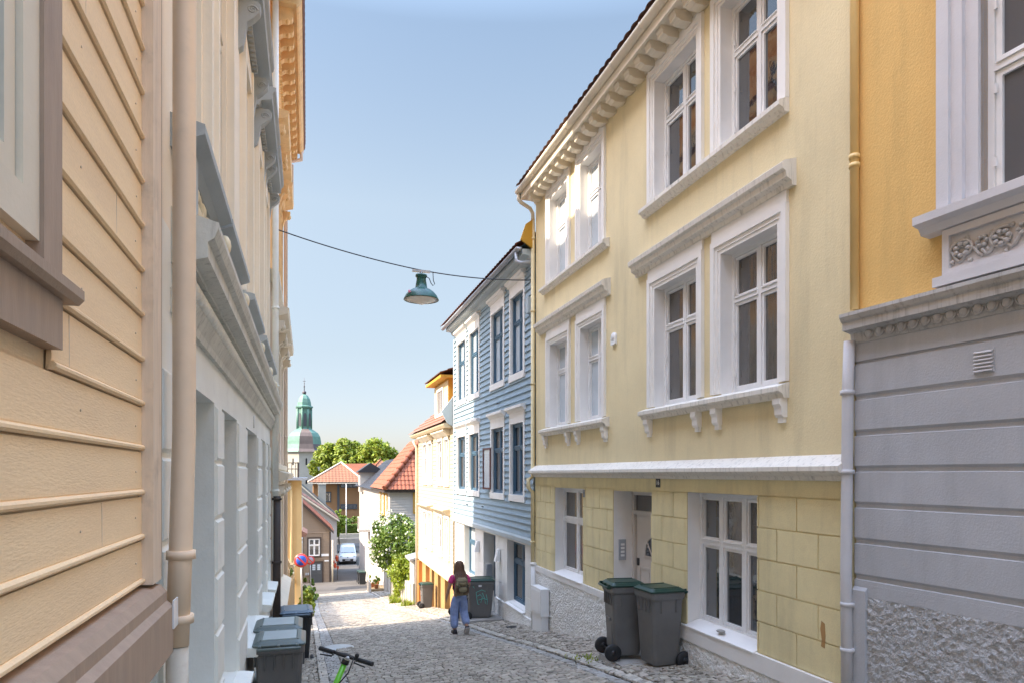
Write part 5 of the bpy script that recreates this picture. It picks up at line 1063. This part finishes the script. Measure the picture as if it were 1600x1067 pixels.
# ================================================================== van
def van():
    t = thing('white_van', 'small white delivery van parked nose towards us at the bottom of the street', 'van', (4.15, 75, -9.4), R(-3), local=True)
    # local: x across, y length (front at -y), z up
    W_ = .86; secs = [(-2.2, .3, .62, .8), (-2.15, .28, .8, .95), (-1.95, .26, .98, 1.0), (-1.45, .25, 1.08, 1.0), (-1.3, .25, 1.12, 1.0), (-.75, .25, 1.72, .88), (-.5, .25, 1.82, .86), (0, .25, 1.86, .86), (1.7, .25, 1.84, .86), (2.1, .27, 1.75, .85), (2.2, .3, .9, .95)]
    vs = []; fs = []
    for y, zb, zt, tw in secs:
        belt = min(zt, 1.02)
        for x, z in ((-W_ * .92, zb), (-W_, zb + .18), (-W_, belt - .1), (-W_ * (1 if zt < 1.15 else .97), belt), (-W_ * tw, zt - .07), (-W_ * tw * .85, zt), (0, zt + .03), (W_ * tw * .85, zt), (W_ * tw, zt - .07), (W_ * (1 if zt < 1.15 else .97), belt), (W_, belt - .1), (W_, zb + .18), (W_ * .92, zb)): vs.append((x, y, z))
    k = 13
    for i in range(len(secs) - 1):
        for j in range(k): fs.append((i * k + j, i * k + (j + 1) % k, (i + 1) * k + (j + 1) % k, (i + 1) * k + j))
    fs += [list(range(k)), list(range((len(secs) - 1) * k, len(secs) * k))]
    mb = MB(); mb.add(vs, fs, False); b = mb.build('body', M['whitec'], t, bevel=.04)
    mb = MB(); mb.add([(-.74, -1.3, 1.16), (.74, -1.3, 1.16), (.62, -.8, 1.68), (-.62, -.8, 1.68), (-.74, -1.27, 1.12), (.74, -1.27, 1.12), (.62, -.7, 1.68), (-.62, -.7, 1.68)], [(0, 1, 2, 3), (0, 4, 5, 1), (3, 2, 6, 7), (0, 3, 7, 4), (1, 5, 6, 2)]); 
    for v in range(4): x, y, z = mb.v[v]; mb.v[v] = (x, y - .04, z + .02)
    mb.build('windscreen', M['glass'], t)
    mb = MB()
    for s in (-1, 1): mb.add([(s * .875, -1.2, 1.08), (s * .875, -.1, 1.08), (s * .8, -.1, 1.6), (s * .8, -.75, 1.6)], [(0, 1, 2, 3)])
    mb.build('side_window', M['glass'], t)
    mb = MB(); mb.box(FW, -.55, .55, .36, .58, -2.24, -2.1); mb.box(FW, -.78, .78, .28, .34, -2.23, -2.1); mb.build('grille', M['black'], t)
    mb = MB(); mb.box(FW, -.26, .26, .43, .53, -2.26, -2.24); mb.build('number_plate', M['white'], t)
    for s in (-1, 1):
        mb = MB(); mb.ball((s * .66, -2.05, .82), (.16, .1, .12), 10, 6); mb.build('headlight', M['glassp'], t)
        mb = MB(); mb.box(FW, s * .9 - .1, s * .9 + .1, 1.1, 1.3, -1.05, -.95); mb.build('wing_mirror', M['black'], t)
    mb = MB(); mb.lathe((0, -2.22, .76), [(.07, 0), (.07, .02), (.001, .02)], 12, ax=(Vector((1, 0, 0)), Vector((0, 0, 1)), Vector((0, -1, 0)))); mb.build('emblem', M['zinc'], t)
    for sx_ in (-1, 1):
        for y in (-1.4, 1.35):
            ax = (Vector((0, 1, 0)), Vector((0, 0, 1)), Vector((1, 0, 0))); mb = MB(); mb.lathe((sx_ * .78 - .1, y, .31), [(.2, 0), (.3, .01), (.31, .04), (.31, .16), (.3, .19), (.2, .2)], 20, ax=ax); wl = mb.build('wheel', M['rubber'], t)
            mb = MB(); mb.lathe((sx_ * .78 - .1, y, .31), [(.001, -.01), (.2, -.005), (.2, .205), (.001, .21)], 16, ax=ax); mb.build('rim', M['zinc'], wl)
van()

# ================================================================== signs, lamp and wire
def sign(name, label, x, y, zc, r, faded=False):
    zb = G(x, y); t = thing(name, label, 'road sign', (x, y, zb)); mb = MB(); mb.tube([(x, y + .03, zb - .1), (x - .05, y + .03, zc + r)], .03, 10); mb.build('post', M['sgrey'], t)
    ax = (Vector((1, 0, 0)), Vector((0, 0, 1)), Vector((0, -1, 0))); c = (x - .04, y, zc)
    mb = MB(); mb.lathe(c, [(r, -.01), (r, .004), (.001, .004)], 32, ax=ax); d = mb.build('sign_disc', M['red'], t)
    mb = MB(); mb.lathe(c, [(r * .72, .004), (r * .72, .008), (.001, .008)], 32, ax=ax); mb.build('disc_field', M['fade' if faded else 'sblue'], d)
    mb = MB(); q = r * .55; w_ = r * .09; mb.face_poly(facing(y), [(c[0] - q - w_, zc + q - w_), (c[0] - q + w_, zc + q + w_), (c[0] + q + w_, zc - q + w_), (c[0] + q - w_, zc - q - w_)], .008, .012); mb.build('diagonal_bar', M['red'], d)
sign('no_parking_sign', 'larger round no-parking sign with vivid blue field and red rim on a leaning post', -.16, 25.0, -3.02, .24)
sign('no_parking_sign', 'smaller faded round no-parking sign behind the vivid one', .2, 38, -4.6, .23, True)
def cat_(p, q, sag, n=24): return [Vector(p).lerp(Vector(q), i / n) - Vector((0, 0, sag * 4 * (i / n) * (1 - i / n))) for i in range(n + 1)]
Lp = Vector((2.33, 14.5, 4.33))
mb = MB(); mb.tube(cat_((-.64, 14.5, 4.92), Lp, .06), .012, 6); mb.tube(cat_(Lp, (4.8, 14.5, 4.32), .06), .012, 6)
tag(mb.build('suspension_wire', M['black']), 'thin dark wire strung across the street carrying the green lamp', 'wire')
lp = thing('street_lamp', 'green enamel street lamp hanging from the wire over the street', 'street lamp', Lp)
mb = MB(); c = Lp; mb.lathe((c.x, c.y, c.z - .09), [(.07, .0), (.12, -.01), (.125, -.05), (.1, -.07), (.1, -.12), (.115, -.2), (.13, -.3), (.2, -.33), (.27, -.38), (.33, -.45), (.37, -.53), (.375, -.545), (.36, -.545), (.3, -.47), (.1, -.4), (.001, -.4)], 40); mb.build('lamp_shade', M['lampg'], lp)
mb = MB(); mb.lathe((c.x, c.y, c.z - .09), [(.355, -.535), (.28, -.55), (.16, -.595), (.05, -.635), (.001, -.64)], 32); mb.build('diffuser', M['lampi'], lp)
mb = MB(); mb.box(FW, c.x - .19, c.x + .19, c.z - .045, c.z + .0, c.y - .03, c.y + .03); mb.tube([(c.x, c.y, c.z - .04), (c.x, c.y, c.z - .1)], .03, 8); mb.build('mounting_bar', M['sgrey'], lp)
mb = MB(); mb.tube([(c.x + .25, c.y, c.z - .01), (c.x + .26, c.y, c.z - .2), (c.x + .29, c.y, c.z - .27), (c.x + .25, c.y, c.z - .31), (c.x + .21, c.y, c.z - .26), (c.x + .17, c.y, c.z - .16), (c.x + .11, c.y, c.z - .13)], .009, 6); mb.build('lamp_cable', M['black'], lp)
mb = MB(); mb.ball((c.x - .28, c.y - .2, c.z - .52), (.03, .012, .035), 8, 6); mb.build('sticker', M['pinks'], lp)

# ================================================================== wheelie bins
def make_bin(label, group, mbody, mlid, w_=.58, d=.66, h=1.0, panel=False):
    t = thing('wheelie_bin', label, 'wheelie bin', (0, 0, 0), group=group, local=True)
    def rr(z, a, b, r=.05):   # rounded rectangle ring
        P = []
        for cx, cy, a0 in ((a - r, b - r, 0), (-a + r, b - r, 90), (-a + r, -b + r, 180), (a - r, -b + r, 270)):
            for q in (0, 30, 60, 90): P.append((cx + r * math.cos(R(a0 + q)), cy + r * math.sin(R(a0 + q)), z))
        return P
    secs = [(.06, .37, .36, .0), (.12, .385, .38, 0), (.55, .43, .43, 0), (.9, .465, .465, 0), (.905, .485, .49, 0), (.93, .5, .505, 0), (.985, .5, .505, 0), (1.0, .49, .495, 0)]
    vs = []
    for z, a, b, _ in secs: vs += rr(z * h, a * w_, b * d)
    k = 16; fs = [(i * k + j, i * k + (j + 1) % k, (i + 1) * k + (j + 1) % k, (i + 1) * k + j) for i in range(len(secs) - 1) for j in range(k)] + [list(range(k)), list(range((len(secs) - 1) * k, len(secs) * k))]
    mb = MB(); mb.add(vs, fs, False)
    for s in (-.6, -.2, .2, .6):            # ribs under the rim on front and sides
        mb.box(FW, s * w_ * .45 - .006, s * w_ * .45 + .006, .74 * h, .92 * h, -.5 * d, -.43 * d); mb.box(FW, s * w_ * .45 - .006, s * w_ * .45 + .006, .74 * h, .92 * h, .43 * d, .5 * d)
    for s in (-.5, .5):
        mb.box(FW, -.495 * w_, -.43 * w_, .74 * h, .92 * h, s * d * .45 - .006, s * d * .45 + .006); mb.box(FW, .43 * w_, .495 * w_, .74 * h, .92 * h, s * d * .45 - .006, s * d * .45 + .006)
    # recessed channel and grip on the back
    mb.box(FW, -.12, .12, .15 * h, .5 * h, .36 * d, .43 * d); mb.box(FW, -.09, .09, .52 * h, .56 * h, .40 * d, .47 * d)
    mb.build('body', M[mbody], t, bevel=.006)
    vs = []
    for z, a, b in ((1.0, .515, .52), (1.022, .52, .525), (1.028, .49, .495), (1.05, .43, .44), (1.055, .4, .41)): vs += rr(z * h, a * w_, b * d)
    mb = MB(); mb.add(vs, [(i * k + j, i * k + (j + 1) % k, (i + 1) * k + (j + 1) % k, (i + 1) * k + j) for i in range(4) for j in range(k)] + [list(range(k)), list(range(4 * k, 5 * k))], False)
    for x in (-.38, -.02, .34): mb.box(FW, x * w_, x * w_ + .03, .965 * h, 1.03 * h, .5 * d, .6 * d)
    mb.tube([(-.42 * w_, .6 * d, .99 * h), (.42 * w_, .6 * d, .99 * h)], .018, 8); [mb.box(FW, x * w_ - .012, x * w_ + .012, 1.05 * h, 1.064 * h, -.38 * d, .38 * d) for x in (-.36, .36)]; ld = mb.build('lid', M[mlid], t, bevel=.006)
    if panel: mb = MB(); mb.box(FW, -.33 * w_, .33 * w_, 1.05 * h, 1.062 * h, -.33 * d, .33 * d); mb.build('lid_panel', M['lidw'], ld)
    for s in (-1, 1):
        ax = (Vector((0, 1, 0)), Vector((0, 0, 1)), Vector((1, 0, 0))); mb = MB(); mb.lathe((s * .47 * w_ - .028, .47 * d, .118), [(.05, 0), (.11, .002), (.118, .012), (.118, .045), (.11, .055), (.05, .057)], 24, ax=ax); wl = mb.build('wheel', M['rubber'], t)
        mb = MB(); mb.lathe((s * .47 * w_ - .028, .47 * d, .118), [(.001, -.006), (.04, -.003), (.04, .06), (.001, .063)], 12, ax=ax); mb.build('hub', M['black'], wl)
    mb = MB(); mb.tube([(-.42 * w_, .47 * d, .118), (.42 * w_, .47 * d, .118)], .012, 8); mb.build('axle', M['black'], t)
    return t
def put(o, x, y, rz, z=.0, tilt=0, zabs=None): o.location = (x, y, zabs if zabs is not None else G(x, y) + z); o.rotation_euler = (tilt, 0, R(rz))
BG = 'wheelie bins standing along the street'
b1 = make_bin('large grey wheelie bin with pale-panelled lid, front one on the left pavement', BG, 'bin', 'lidp', .55, .66, 1.0, True); put(b1, -.3, 8.35, 180, -.13)
b2 = copy_tree(b1); b2['label'] = 'grey wheelie bin just behind the large one on the left pavement'; put(b2, -.34, 9.08, 180, -.03)
b3 = make_bin('charcoal wheelie bin with shiny blue-grey lid further down the left pavement', BG, 'bind', 'lidb', .58, .7, 1.0); put(b3, -.2, 13.4, 182, -.06)
b4 = make_bin('grey green-lidded bin nearest the three-light window, its wheel towards the wall', BG, 'bin', 'lidg', .5, .5, 1.02); put(b4, 4.52, 8.2, -87, .0, zabs=G(4.5, 8.2) + .03)
b5_ = copy_tree(b4); b5_['label'] = 'grey green-lidded bin with handle towards the street by the yellow house doorway'; put(b5_, 4.3, 8.82, 83, 0, zabs=G(4.3, 8.8) + .1)
b6 = make_bin('grey wheelie bin with teal scrawl and dark green lid against the blue house', BG, 'bin', 'lidg', .6, .72, 1.0); put(b6, 4.32, 17.3, 80, 0, zabs=G(4.3, 17.3) + .12)
b7 = copy_tree(b3); b7['label'] = 'dark wheelie bin partly hidden beside the walking person'; put(b7, 4.15, 18.2, 88, 0, zabs=G(4.1, 18.2) + .12)
mb = MB(); P = [(-.28, .1, .8), (-.28, .1, .55), (-.27, .03, .35), (-.27, -.06, .36)]; F8 = (-.262, 0, 0)
def sc(pts, r=.008): mb.tube([(-(.43 + .035 * (z - .55) / .45) * .6 - .004 , y, z) for y, z in pts], r, 5)
sc([(.12, .72), (.1, .55), (.08, .42), (.04, .4)]); sc([(.12, .72), (-.02, .78), (-.12, .74)]); sc([(.1, .62), (.02, .66), (-.04, .6), (.0, .45)]); sc([(.06, .52), (-.08, .56), (-.16, .52)]); sc([(-.04, .7), (-.1, .55), (-.12, .42)]); sc([(-.14, .66), (-.17, .5), (-.16, .4)]); sc([(.2, .88), (.16, .82)])
mb.build('graffiti', M['gteal'], b6)
mb = MB(); mb.box(FW, -.292, -.284, .86, .92, -.02, .06); mb.build('sticker', M['white'], b6)
mb = MB(); mb.box(FW, 3.9, 4.84, -5, G(4.3, 17) + .12, 16.8, 18.7); tag(mb.build('bin_pad', M['concrete']), 'mossy concrete slab under the bins by the blue house', 'slab')
mb = MB(); mb.box(FW, 4.05, 4.84, -5, G(4.3, 8.3) + .04, 7.95, 9.1); tag(mb.build('bin_pad', M['concrete']), 'low concrete slab under the two bins at the yellow house', 'slab')
b8 = make_bin('little grey bin with green lid beside the ochre garage piers', BG, 'bin', 'lidg', .5, .5, .95); put(b8, 4.55, 27.0, 90, .05)
b9 = make_bin('dark bin standing far down by the long white house', BG, 'bind', 'lidg', .58, .7, 1.0); put(b9, 4.2, 55.5, 0, .02)
b10 = copy_tree(b9); b10['label'] = 'bin with grey lid behind the dark one by the long white house'; put(b10, 4.25, 58, 0, .02)

# ================================================================== electric scooter
def scooter():
    hb = Vector((.28, 5.24, -1.355)); bar = Vector((.42, -.34, -.07)).normalized(); fwd = Vector((-.63, -.78, 0)).normalized(); gz = G(.0, 5.2)
    foot = hb + fwd * .12 + Vector((-.27, .08, 0)); foot.z = gz + .2
    t = thing('electric_scooter', 'lime green electric scooter with black handlebar at the bottom edge', 'electric scooter', (foot.x, foot.y, gz))
    L, Rr = hb - bar * .245, hb + bar * .235 + Vector((0, 0, -.01))
    top = hb - Vector((0, 0, .03)); mb = MB(); mb.tube([top, top.lerp(foot, .5), foot], [.021, .024, .026], 16); mb.build('stem', M['lime'], t)
    mb = MB(); mb.tube([L.lerp(Rr, .2), hb, L.lerp(Rr, .8)], .0125, 10); mb.tube([top + (top - foot).normalized() * .0, top + (foot - top).normalized() * .035], .028, 14)
    mb.build('handlebar', M['sblack'], t)
    for a, b in ((0, .28), (.74, 1)):
        p, q = L.lerp(Rr, a), L.lerp(Rr, b); mb = MB(); n_ = 12; mb.tube([p.lerp(q, i / n_) for i in range(n_ + 1)], [.0165 + (.0012 if i % 2 else 0) for i in range(n_ + 1)], 14); mb.build('grip', M['rubber'], t)
    a = L.lerp(Rr, .33); b = L.lerp(Rr, .67); mb = MB(); up = Vector((0, 0, 1)); f2 = fwd
    for (p0, p1, w0, w1) in ((a, hb, .02, .03), (hb, b, .03, .02)):
        vs = []
        for p, w_ in ((p0, w0), (p1, w1)):
            for (u_, v_) in ((-1, -.55), (1, -.55), (1, .35), (.5, .7), (-.5, .7), (-1, .35)): vs.append(p + f2 * u_ * w_ * .8 + up * v_ * w_ * .75)
        mb.add(vs, [(i, (i + 1) % 6, 6 + (i + 1) % 6, 6 + i) for i in range(6)] + [tuple(range(6)), tuple(range(6, 12))])
    mb.build('display_housing', M['sblack'], t, bevel=.004)
    mb = MB(); mb.ball(hb + Vector((.01, -.03, -.012)), (.022, .014, .014), 12, 8); mb.build('headlamp', M['sgrey'], t)
    mb = MB(); q = L.lerp(Rr, .71); mb.tube([q + Vector((0, 0, -.015)), q + Vector((.0, .0, .03))], .012, 8); mb.ball(q + Vector((0, 0, .028)), .017, 10, 6); mb.build('bell', M['sblack'], t)
    for k, s in ((.3, 1), (.72, -1)):
        q = L.lerp(Rr, k); mb = MB(); e = q - bar * s * .1; mb.tube([q + f2 * .02, q + f2 * .045 - Vector((0, 0, .012)), e + f2 * .05 - Vector((0, 0, .02))], [.006, .006, .005], 8); mb.build('brake_lever', M['sblack'], t)
    mb = MB(); mb.tube([hb + bar * .08 + f2 * .02, hb + bar * .06 + f2 * .06 - Vector((0, 0, .1)), top.lerp(foot, .3) + f2 * .03], .005, 6); mb.build('brake_cable', M['rubber'], t)
    ax = (fwd, up, bar)
    for nm, c in (('front_wheel', foot + fwd * .04), ('rear_wheel', foot - fwd * .92)):
        c = Vector((c.x, c.y, gz + .13)); mb = MB(); mb.lathe(c - bar * .03, [(.06, 0), (.11, .002), (.125, .015), (.13, .03), (.125, .045), (.11, .058), (.06, .06)], 28, ax=ax); mb.build(nm, M['rubber'], t)
    d0, d1 = foot - fwd * .12, foot - fwd * .8; frd = Fr((d0.x, d0.y), (-fwd.x, -fwd.y), (bar.x, bar.y)); mb = MB(); mb.box(frd, 0, .68, gz + .1, gz + .16, -.08, .08); mb.build('deck', M['sblack'], t, bevel=.01)
    mb = MB(); mb.tube([foot, Vector((d0.x, d0.y, gz + .14))], .035, 10); mb.tube([foot, foot + fwd * .05 - Vector((0, 0, .1))], .03, 10); mb.build('frame_neck', M['lime'], t)
    mb = MB(); mb.tube([d0 - fwd * .2 + Vector((0, 0, -.08)), d0 - fwd * .25 - bar * .16 + Vector((0, 0, -.215))], .008, 6); mb.build('kickstand', M['sblack'], t)
scooter()

# ================================================================== person
def skin_mesh(name, verts, edges, radii, m, parent, sub=2, root=0, label=None):
    me = bpy.data.meshes.new(name); me.from_pydata(verts, edges, []); me.materials.append(M[m]); o = bpy.data.objects.new(name, me); COL.objects.link(o); o.parent = parent
    bm = bmesh.new(); bm.from_mesh(me); lay = bm.verts.layers.skin.verify(); bm.verts.ensure_lookup_table()
    for i, v in enumerate(bm.verts):
        r = radii[i]; v[lay].radius = r if isinstance(r, tuple) else (r, r); v[lay].use_root = (i == root)
    bm.to_mesh(me); bm.free()
    s = o.modifiers.new('skin', 'SKIN'); s.use_smooth_shade = True; s.branch_smoothing = .5
    b = o.modifiers.new('sub', 'SUBSURF'); b.levels = sub; b.render_levels = sub
    return o
def person():
    px, py = 3.26, 14.95; t = thing('person', 'person with long brown hair, magenta top and olive backpack walking down the street', 'person', (px, py, G(px, py) + .012), R(4), local=True)
    # local: y forward (away from the camera), x right.  feet: left planted, right heel lifted behind
    V = [(0, 0, .86), (0, .01, .98), (0, .0, 1.12), (0, -.01, 1.27), (0, .0, 1.36), (0, .015, 1.44), (0, .02, 1.52), (0, .025, 1.59),            # 0-7 pelvis..head top
         (-.095, .01, .83), (-.1, .06, .46), (-.1, .04, .085), (-.1, .12, .035), (-.1, .19, .025),                                             # 8-12 left leg
         (.095, .0, .83), (.105, .06, .47), (.115, -.2, .2), (.115, -.15, .09), (.115, -.1, .03),                                              # 13-17 right leg
         (-.165, .0, 1.3), (-.245, -.03, 1.07), (-.285, .03, .87), (-.29, .05, .81),                                                           # 18-21 left arm
         (.165, .0, 1.3), (.23, .02, 1.07), (.2, .2, 1.0), (.18, .26, 1.0)]                                                                    # 22-25 right arm forward
    E_ = [(0, 1), (1, 2), (2, 3), (3, 4), (4, 5), (5, 6), (6, 7), (0, 8), (8, 9), (9, 10), (10, 11), (11, 12), (0, 13), (13, 14), (14, 15), (15, 16), (16, 17), (3, 18), (18, 19), (19, 20), (20, 21), (3, 22), (22, 23), (23, 24), (24, 25)]
    Rr = [(.13, .1), (.11, .085), (.12, .09), (.13, .09), (.055, .055), (.075, .09), (.08, .1), (.055, .065), (.08, .085), (.055, .058), (.038, .042), (.035, .03), (.028, .018), (.08, .085), (.055, .058), (.04, .042), (.035, .03), (.028, .018), (.058, .055), (.044, .044), (.031, .031), (.028, .016), (.058, .055), (.044, .044), (.026, .026), (.026, .016)]
    for base, d, th_ in ((21, Vector((.0, .12, -1)), Vector((.5, .7, -.5))), (25, Vector((-.1, 1, .0)), Vector((-.7, .6, .3)))):
        b = Vector(V[base]); d.normalize(); side = Vector((0, 1, .1)) if base == 21 else Vector((1, 0, 0))
        for i, (o_, l) in enumerate(((-.024, .062), (-.008, .075), (.008, .07), (.024, .055))):
            p = b + side * o_ + d * .02; k = len(V); curl = Vector((.25, 0, 0)) if base == 21 else Vector((0, 0, -.3))
            V += [tuple(p), tuple(p + d * l * .5), tuple(p + d * l * .95 + curl * l * .5)]; E_ += [(base, k), (k, k + 1), (k + 1, k + 2)]; Rr += [(.009, .009), (.008, .008), (.0065, .0065)]
        p = Vector(V[base - 1]).lerp(b, .6); k = len(V); V += [tuple(p + th_ * .035), tuple(p + th_ * .065)]; E_ += [(base, k), (k, k + 1)]; Rr += [(.01, .01), (.008, .008)]
    body = skin_mesh('body', V, E_, Rr, 'skin', t)
    mb = MB(); mb.ball((0, .115, 1.5), (.014, .022, .022), 8, 6); [mb.ball((s * .078, .02, 1.51), (.012, .02, .03), 8, 6) for s in (-1, 1)]; mb.build('nose_and_ears', M['skin'], t)
    for s in (-1, 1): mb = MB(); mb.ball((s * .032, .1, 1.53), (.012, .01, .009), 8, 6); mb.build('eye', M['black'], t)
    mb = MB(); mb.ball((0, .105, 1.455), (.024, .01, .007), 8, 6); mb.build('mouth', M['pinkt'], t)
    tv = [(0, 0, .87), (0, .01, .97), (-.1, .01, .82), (-.105, .065, .5), (-.105, .05, .28), (-.105, .035, .12), (.1, .0, .82), (.11, .06, .5), (.12, -.09, .32), (.12, -.17, .235)]
    skin_mesh('trousers', tv, [(0, 1), (0, 2), (2, 3), (3, 4), (4, 5), (0, 6), (6, 7), (7, 8), (8, 9)], [(.165, .125), (.135, .11), (.115, .115), (.1, .1), (.095, .098), (.09, .095), (.115, .115), (.1, .1), (.095, .095), (.085, .09)], 'jean', t)
    sv = [(0, .01, .93), (0, .0, 1.13), (0, -.01, 1.27), (0, .0, 1.35), (-.165, .0, 1.3), (-.225, -.02, 1.14), (.165, .0, 1.3), (.222, .01, 1.14)]
    skin_mesh('t_shirt', sv, [(0, 1), (1, 2), (2, 3), (2, 4), (4, 5), (2, 6), (6, 7)], [(.155, .12), (.15, .115), (.155, .11), (.075, .075), (.08, .075), (.074, .07), (.08, .075), (.074, .07)], 'pinkt', t)
    mb = MB()
    for i in range(90):   # hair: many overlapping wavy locks round the skull and down the back
        a = R(150 + 240 * i / 89.0 * 1.0); a = R(-200 + 220 * i / 89) if True else a
        r0 = .088; x0, y0 = r0 * math.cos(a), .02 + (r0 + .015) * math.sin(a); L = rnd.uniform(.36, .5) if y0 < .03 else .3
        ph = rnd.uniform(0, 6); back = min(0, y0)
        P = [(x0 * .25, y0 * .3 + .01, 1.63), (x0 * .75, y0 * .75, 1.605), (x0 * 1.02, y0, 1.53), (x0 * 1.06, y0 - .01, 1.43)]
        for k in range(1, 6): P.append((x0 * (1.1 + .07 * k) + .016 * math.sin(ph + k * 1.9), (min(y0, -.05) - .02 - .04 * k + .01 * math.sin(ph * 3 + k * 2)) if y0 < .03 else y0 - .02 * k, 1.43 - L * k / 5 + .0))
        mb.tube(P, [.02, .024, .024, .023, .022, .02, .018, .013, .004], 6)
    mb.ball((0, .012, 1.545), (.094, .108, .098), 16, 10); mb.build('hair', M['hair'], t)
    # backpack
    pk = MB(); sec = [(.9, .11, .05), (.93, .14, .085), (1.02, .15, .105), (1.15, .145, .095), (1.25, .12, .07), (1.295, .075, .04)]; vs = []
    for z, a, d in sec:
        for q in range(16): th = 2 * math.pi * q / 16; c, s = math.cos(th), math.sin(th); vs.append((a * (abs(c) ** .6) * (1 if c > 0 else -1), -.17 + d * (abs(s) ** .6) * (1 if s > 0 else -1), z))
    pk.add(vs, [(i * 16 + j, i * 16 + (j + 1) % 16, (i + 1) * 16 + (j + 1) % 16, (i + 1) * 16 + j) for i in range(5) for j in range(16)] + [list(range(16)), list(range(80, 96))], True)
    po = thing('backpack', None, None, (0, 0, 0), local=True); bpy.data.objects.remove(po); po = pk.build('backpack', M['pack'], t)
    mb = MB(); mb.ball((0, -.275, 1.04), (.1, .045, .07), 12, 8); mb.ball((0, -.26, 1.17), (.09, .035, .045), 12, 8); mb.build('front_pocket', M['pack'], po)
    mb = MB(); mb.tube([(-.15, -.24, 1.13), (-.08, -.3, 1.11), (.08, -.3, 1.11), (.15, -.24, 1.13)], .008, 6); mb.tube([(-.14, -.24, .99), (0, -.325, .98), (.14, -.24, .99)], .009, 6); mb.tube([(-.1, -.26, 1.22), (0, -.3, 1.215), (.1, -.26, 1.22)], .008, 6)
    for s in (-1, 1): mb.tube([(s * .09, -.12, 1.3), (s * .1, -.02, 1.375), (s * .11, .09, 1.3), (s * .12, .105, 1.15), (s * .14, .03, 1.02), (s * .13, -.1, .98)], .016, 8); mb.tube([(s * .11, -.26, 1.0), (s * .1, -.29, 1.1), (s * .09, -.26, 1.2)], .009, 6)
    mb.tube([(-.03, -.16, 1.33), (0, -.17, 1.37), (.03, -.16, 1.33)], .008, 6); mb.build('strap', M['packd'], po)
    for s, (x, y, z, pit) in ((-1, (-.1, .1, .05, 0)), (1, (.115, -.16, .1, 58))):
        mb = MB(); c = Vector((x, y, z)); Rt = Matrix.Rotation(R(-pit), 3, 'X')
        P = [(-.13, .045, .0), (-.06, .05, 0.004), (.04, .05, 0), (.1, .04, -.002), (.135, .02, -.004)]
        vs = []
        for yy, ww, zz in P:
            for u_, v_ in ((-1, -.04), (1, -.04), (1, 0.0), (.6, .045 - yy * .2), (-.6, .045 - yy * .2), (-1, 0)): vs.append(c + Rt @ Vector((u_ * ww, yy, v_ + zz)))
        mb.add(vs, [(i * 6 + j, i * 6 + (j + 1) % 6, (i + 1) * 6 + (j + 1) % 6, (i + 1) * 6 + j) for i in range(4) for j in range(6)] + [list(range(6)), list(range(24, 30))], True); so = mb.build('shoe', M['shoe'], t)
        mb = MB(); vs = []
        for yy, ww, zz in P:
            for v_ in (-.05, -.034): vs += [c + Rt @ Vector((-ww * 1.06, yy * 1.03, v_)), c + Rt @ Vector((ww * 1.06, yy * 1.03, v_))]
        mb.add(vs, [f for i in range(4) for f in ((i * 4, i * 4 + 1, i * 4 + 5, i * 4 + 4), (i * 4 + 2, i * 4 + 6, i * 4 + 7, i * 4 + 3), (i * 4, i * 4 + 4, i * 4 + 6, i * 4 + 2), (i * 4 + 1, i * 4 + 3, i * 4 + 7, i * 4 + 5))] + [(0, 2, 3, 1), (16, 17, 19, 18)]); mb.build('sole', M['sole'], so)
person()
for o in bpy.data.objects:
    if 'local' in o: del o['local']
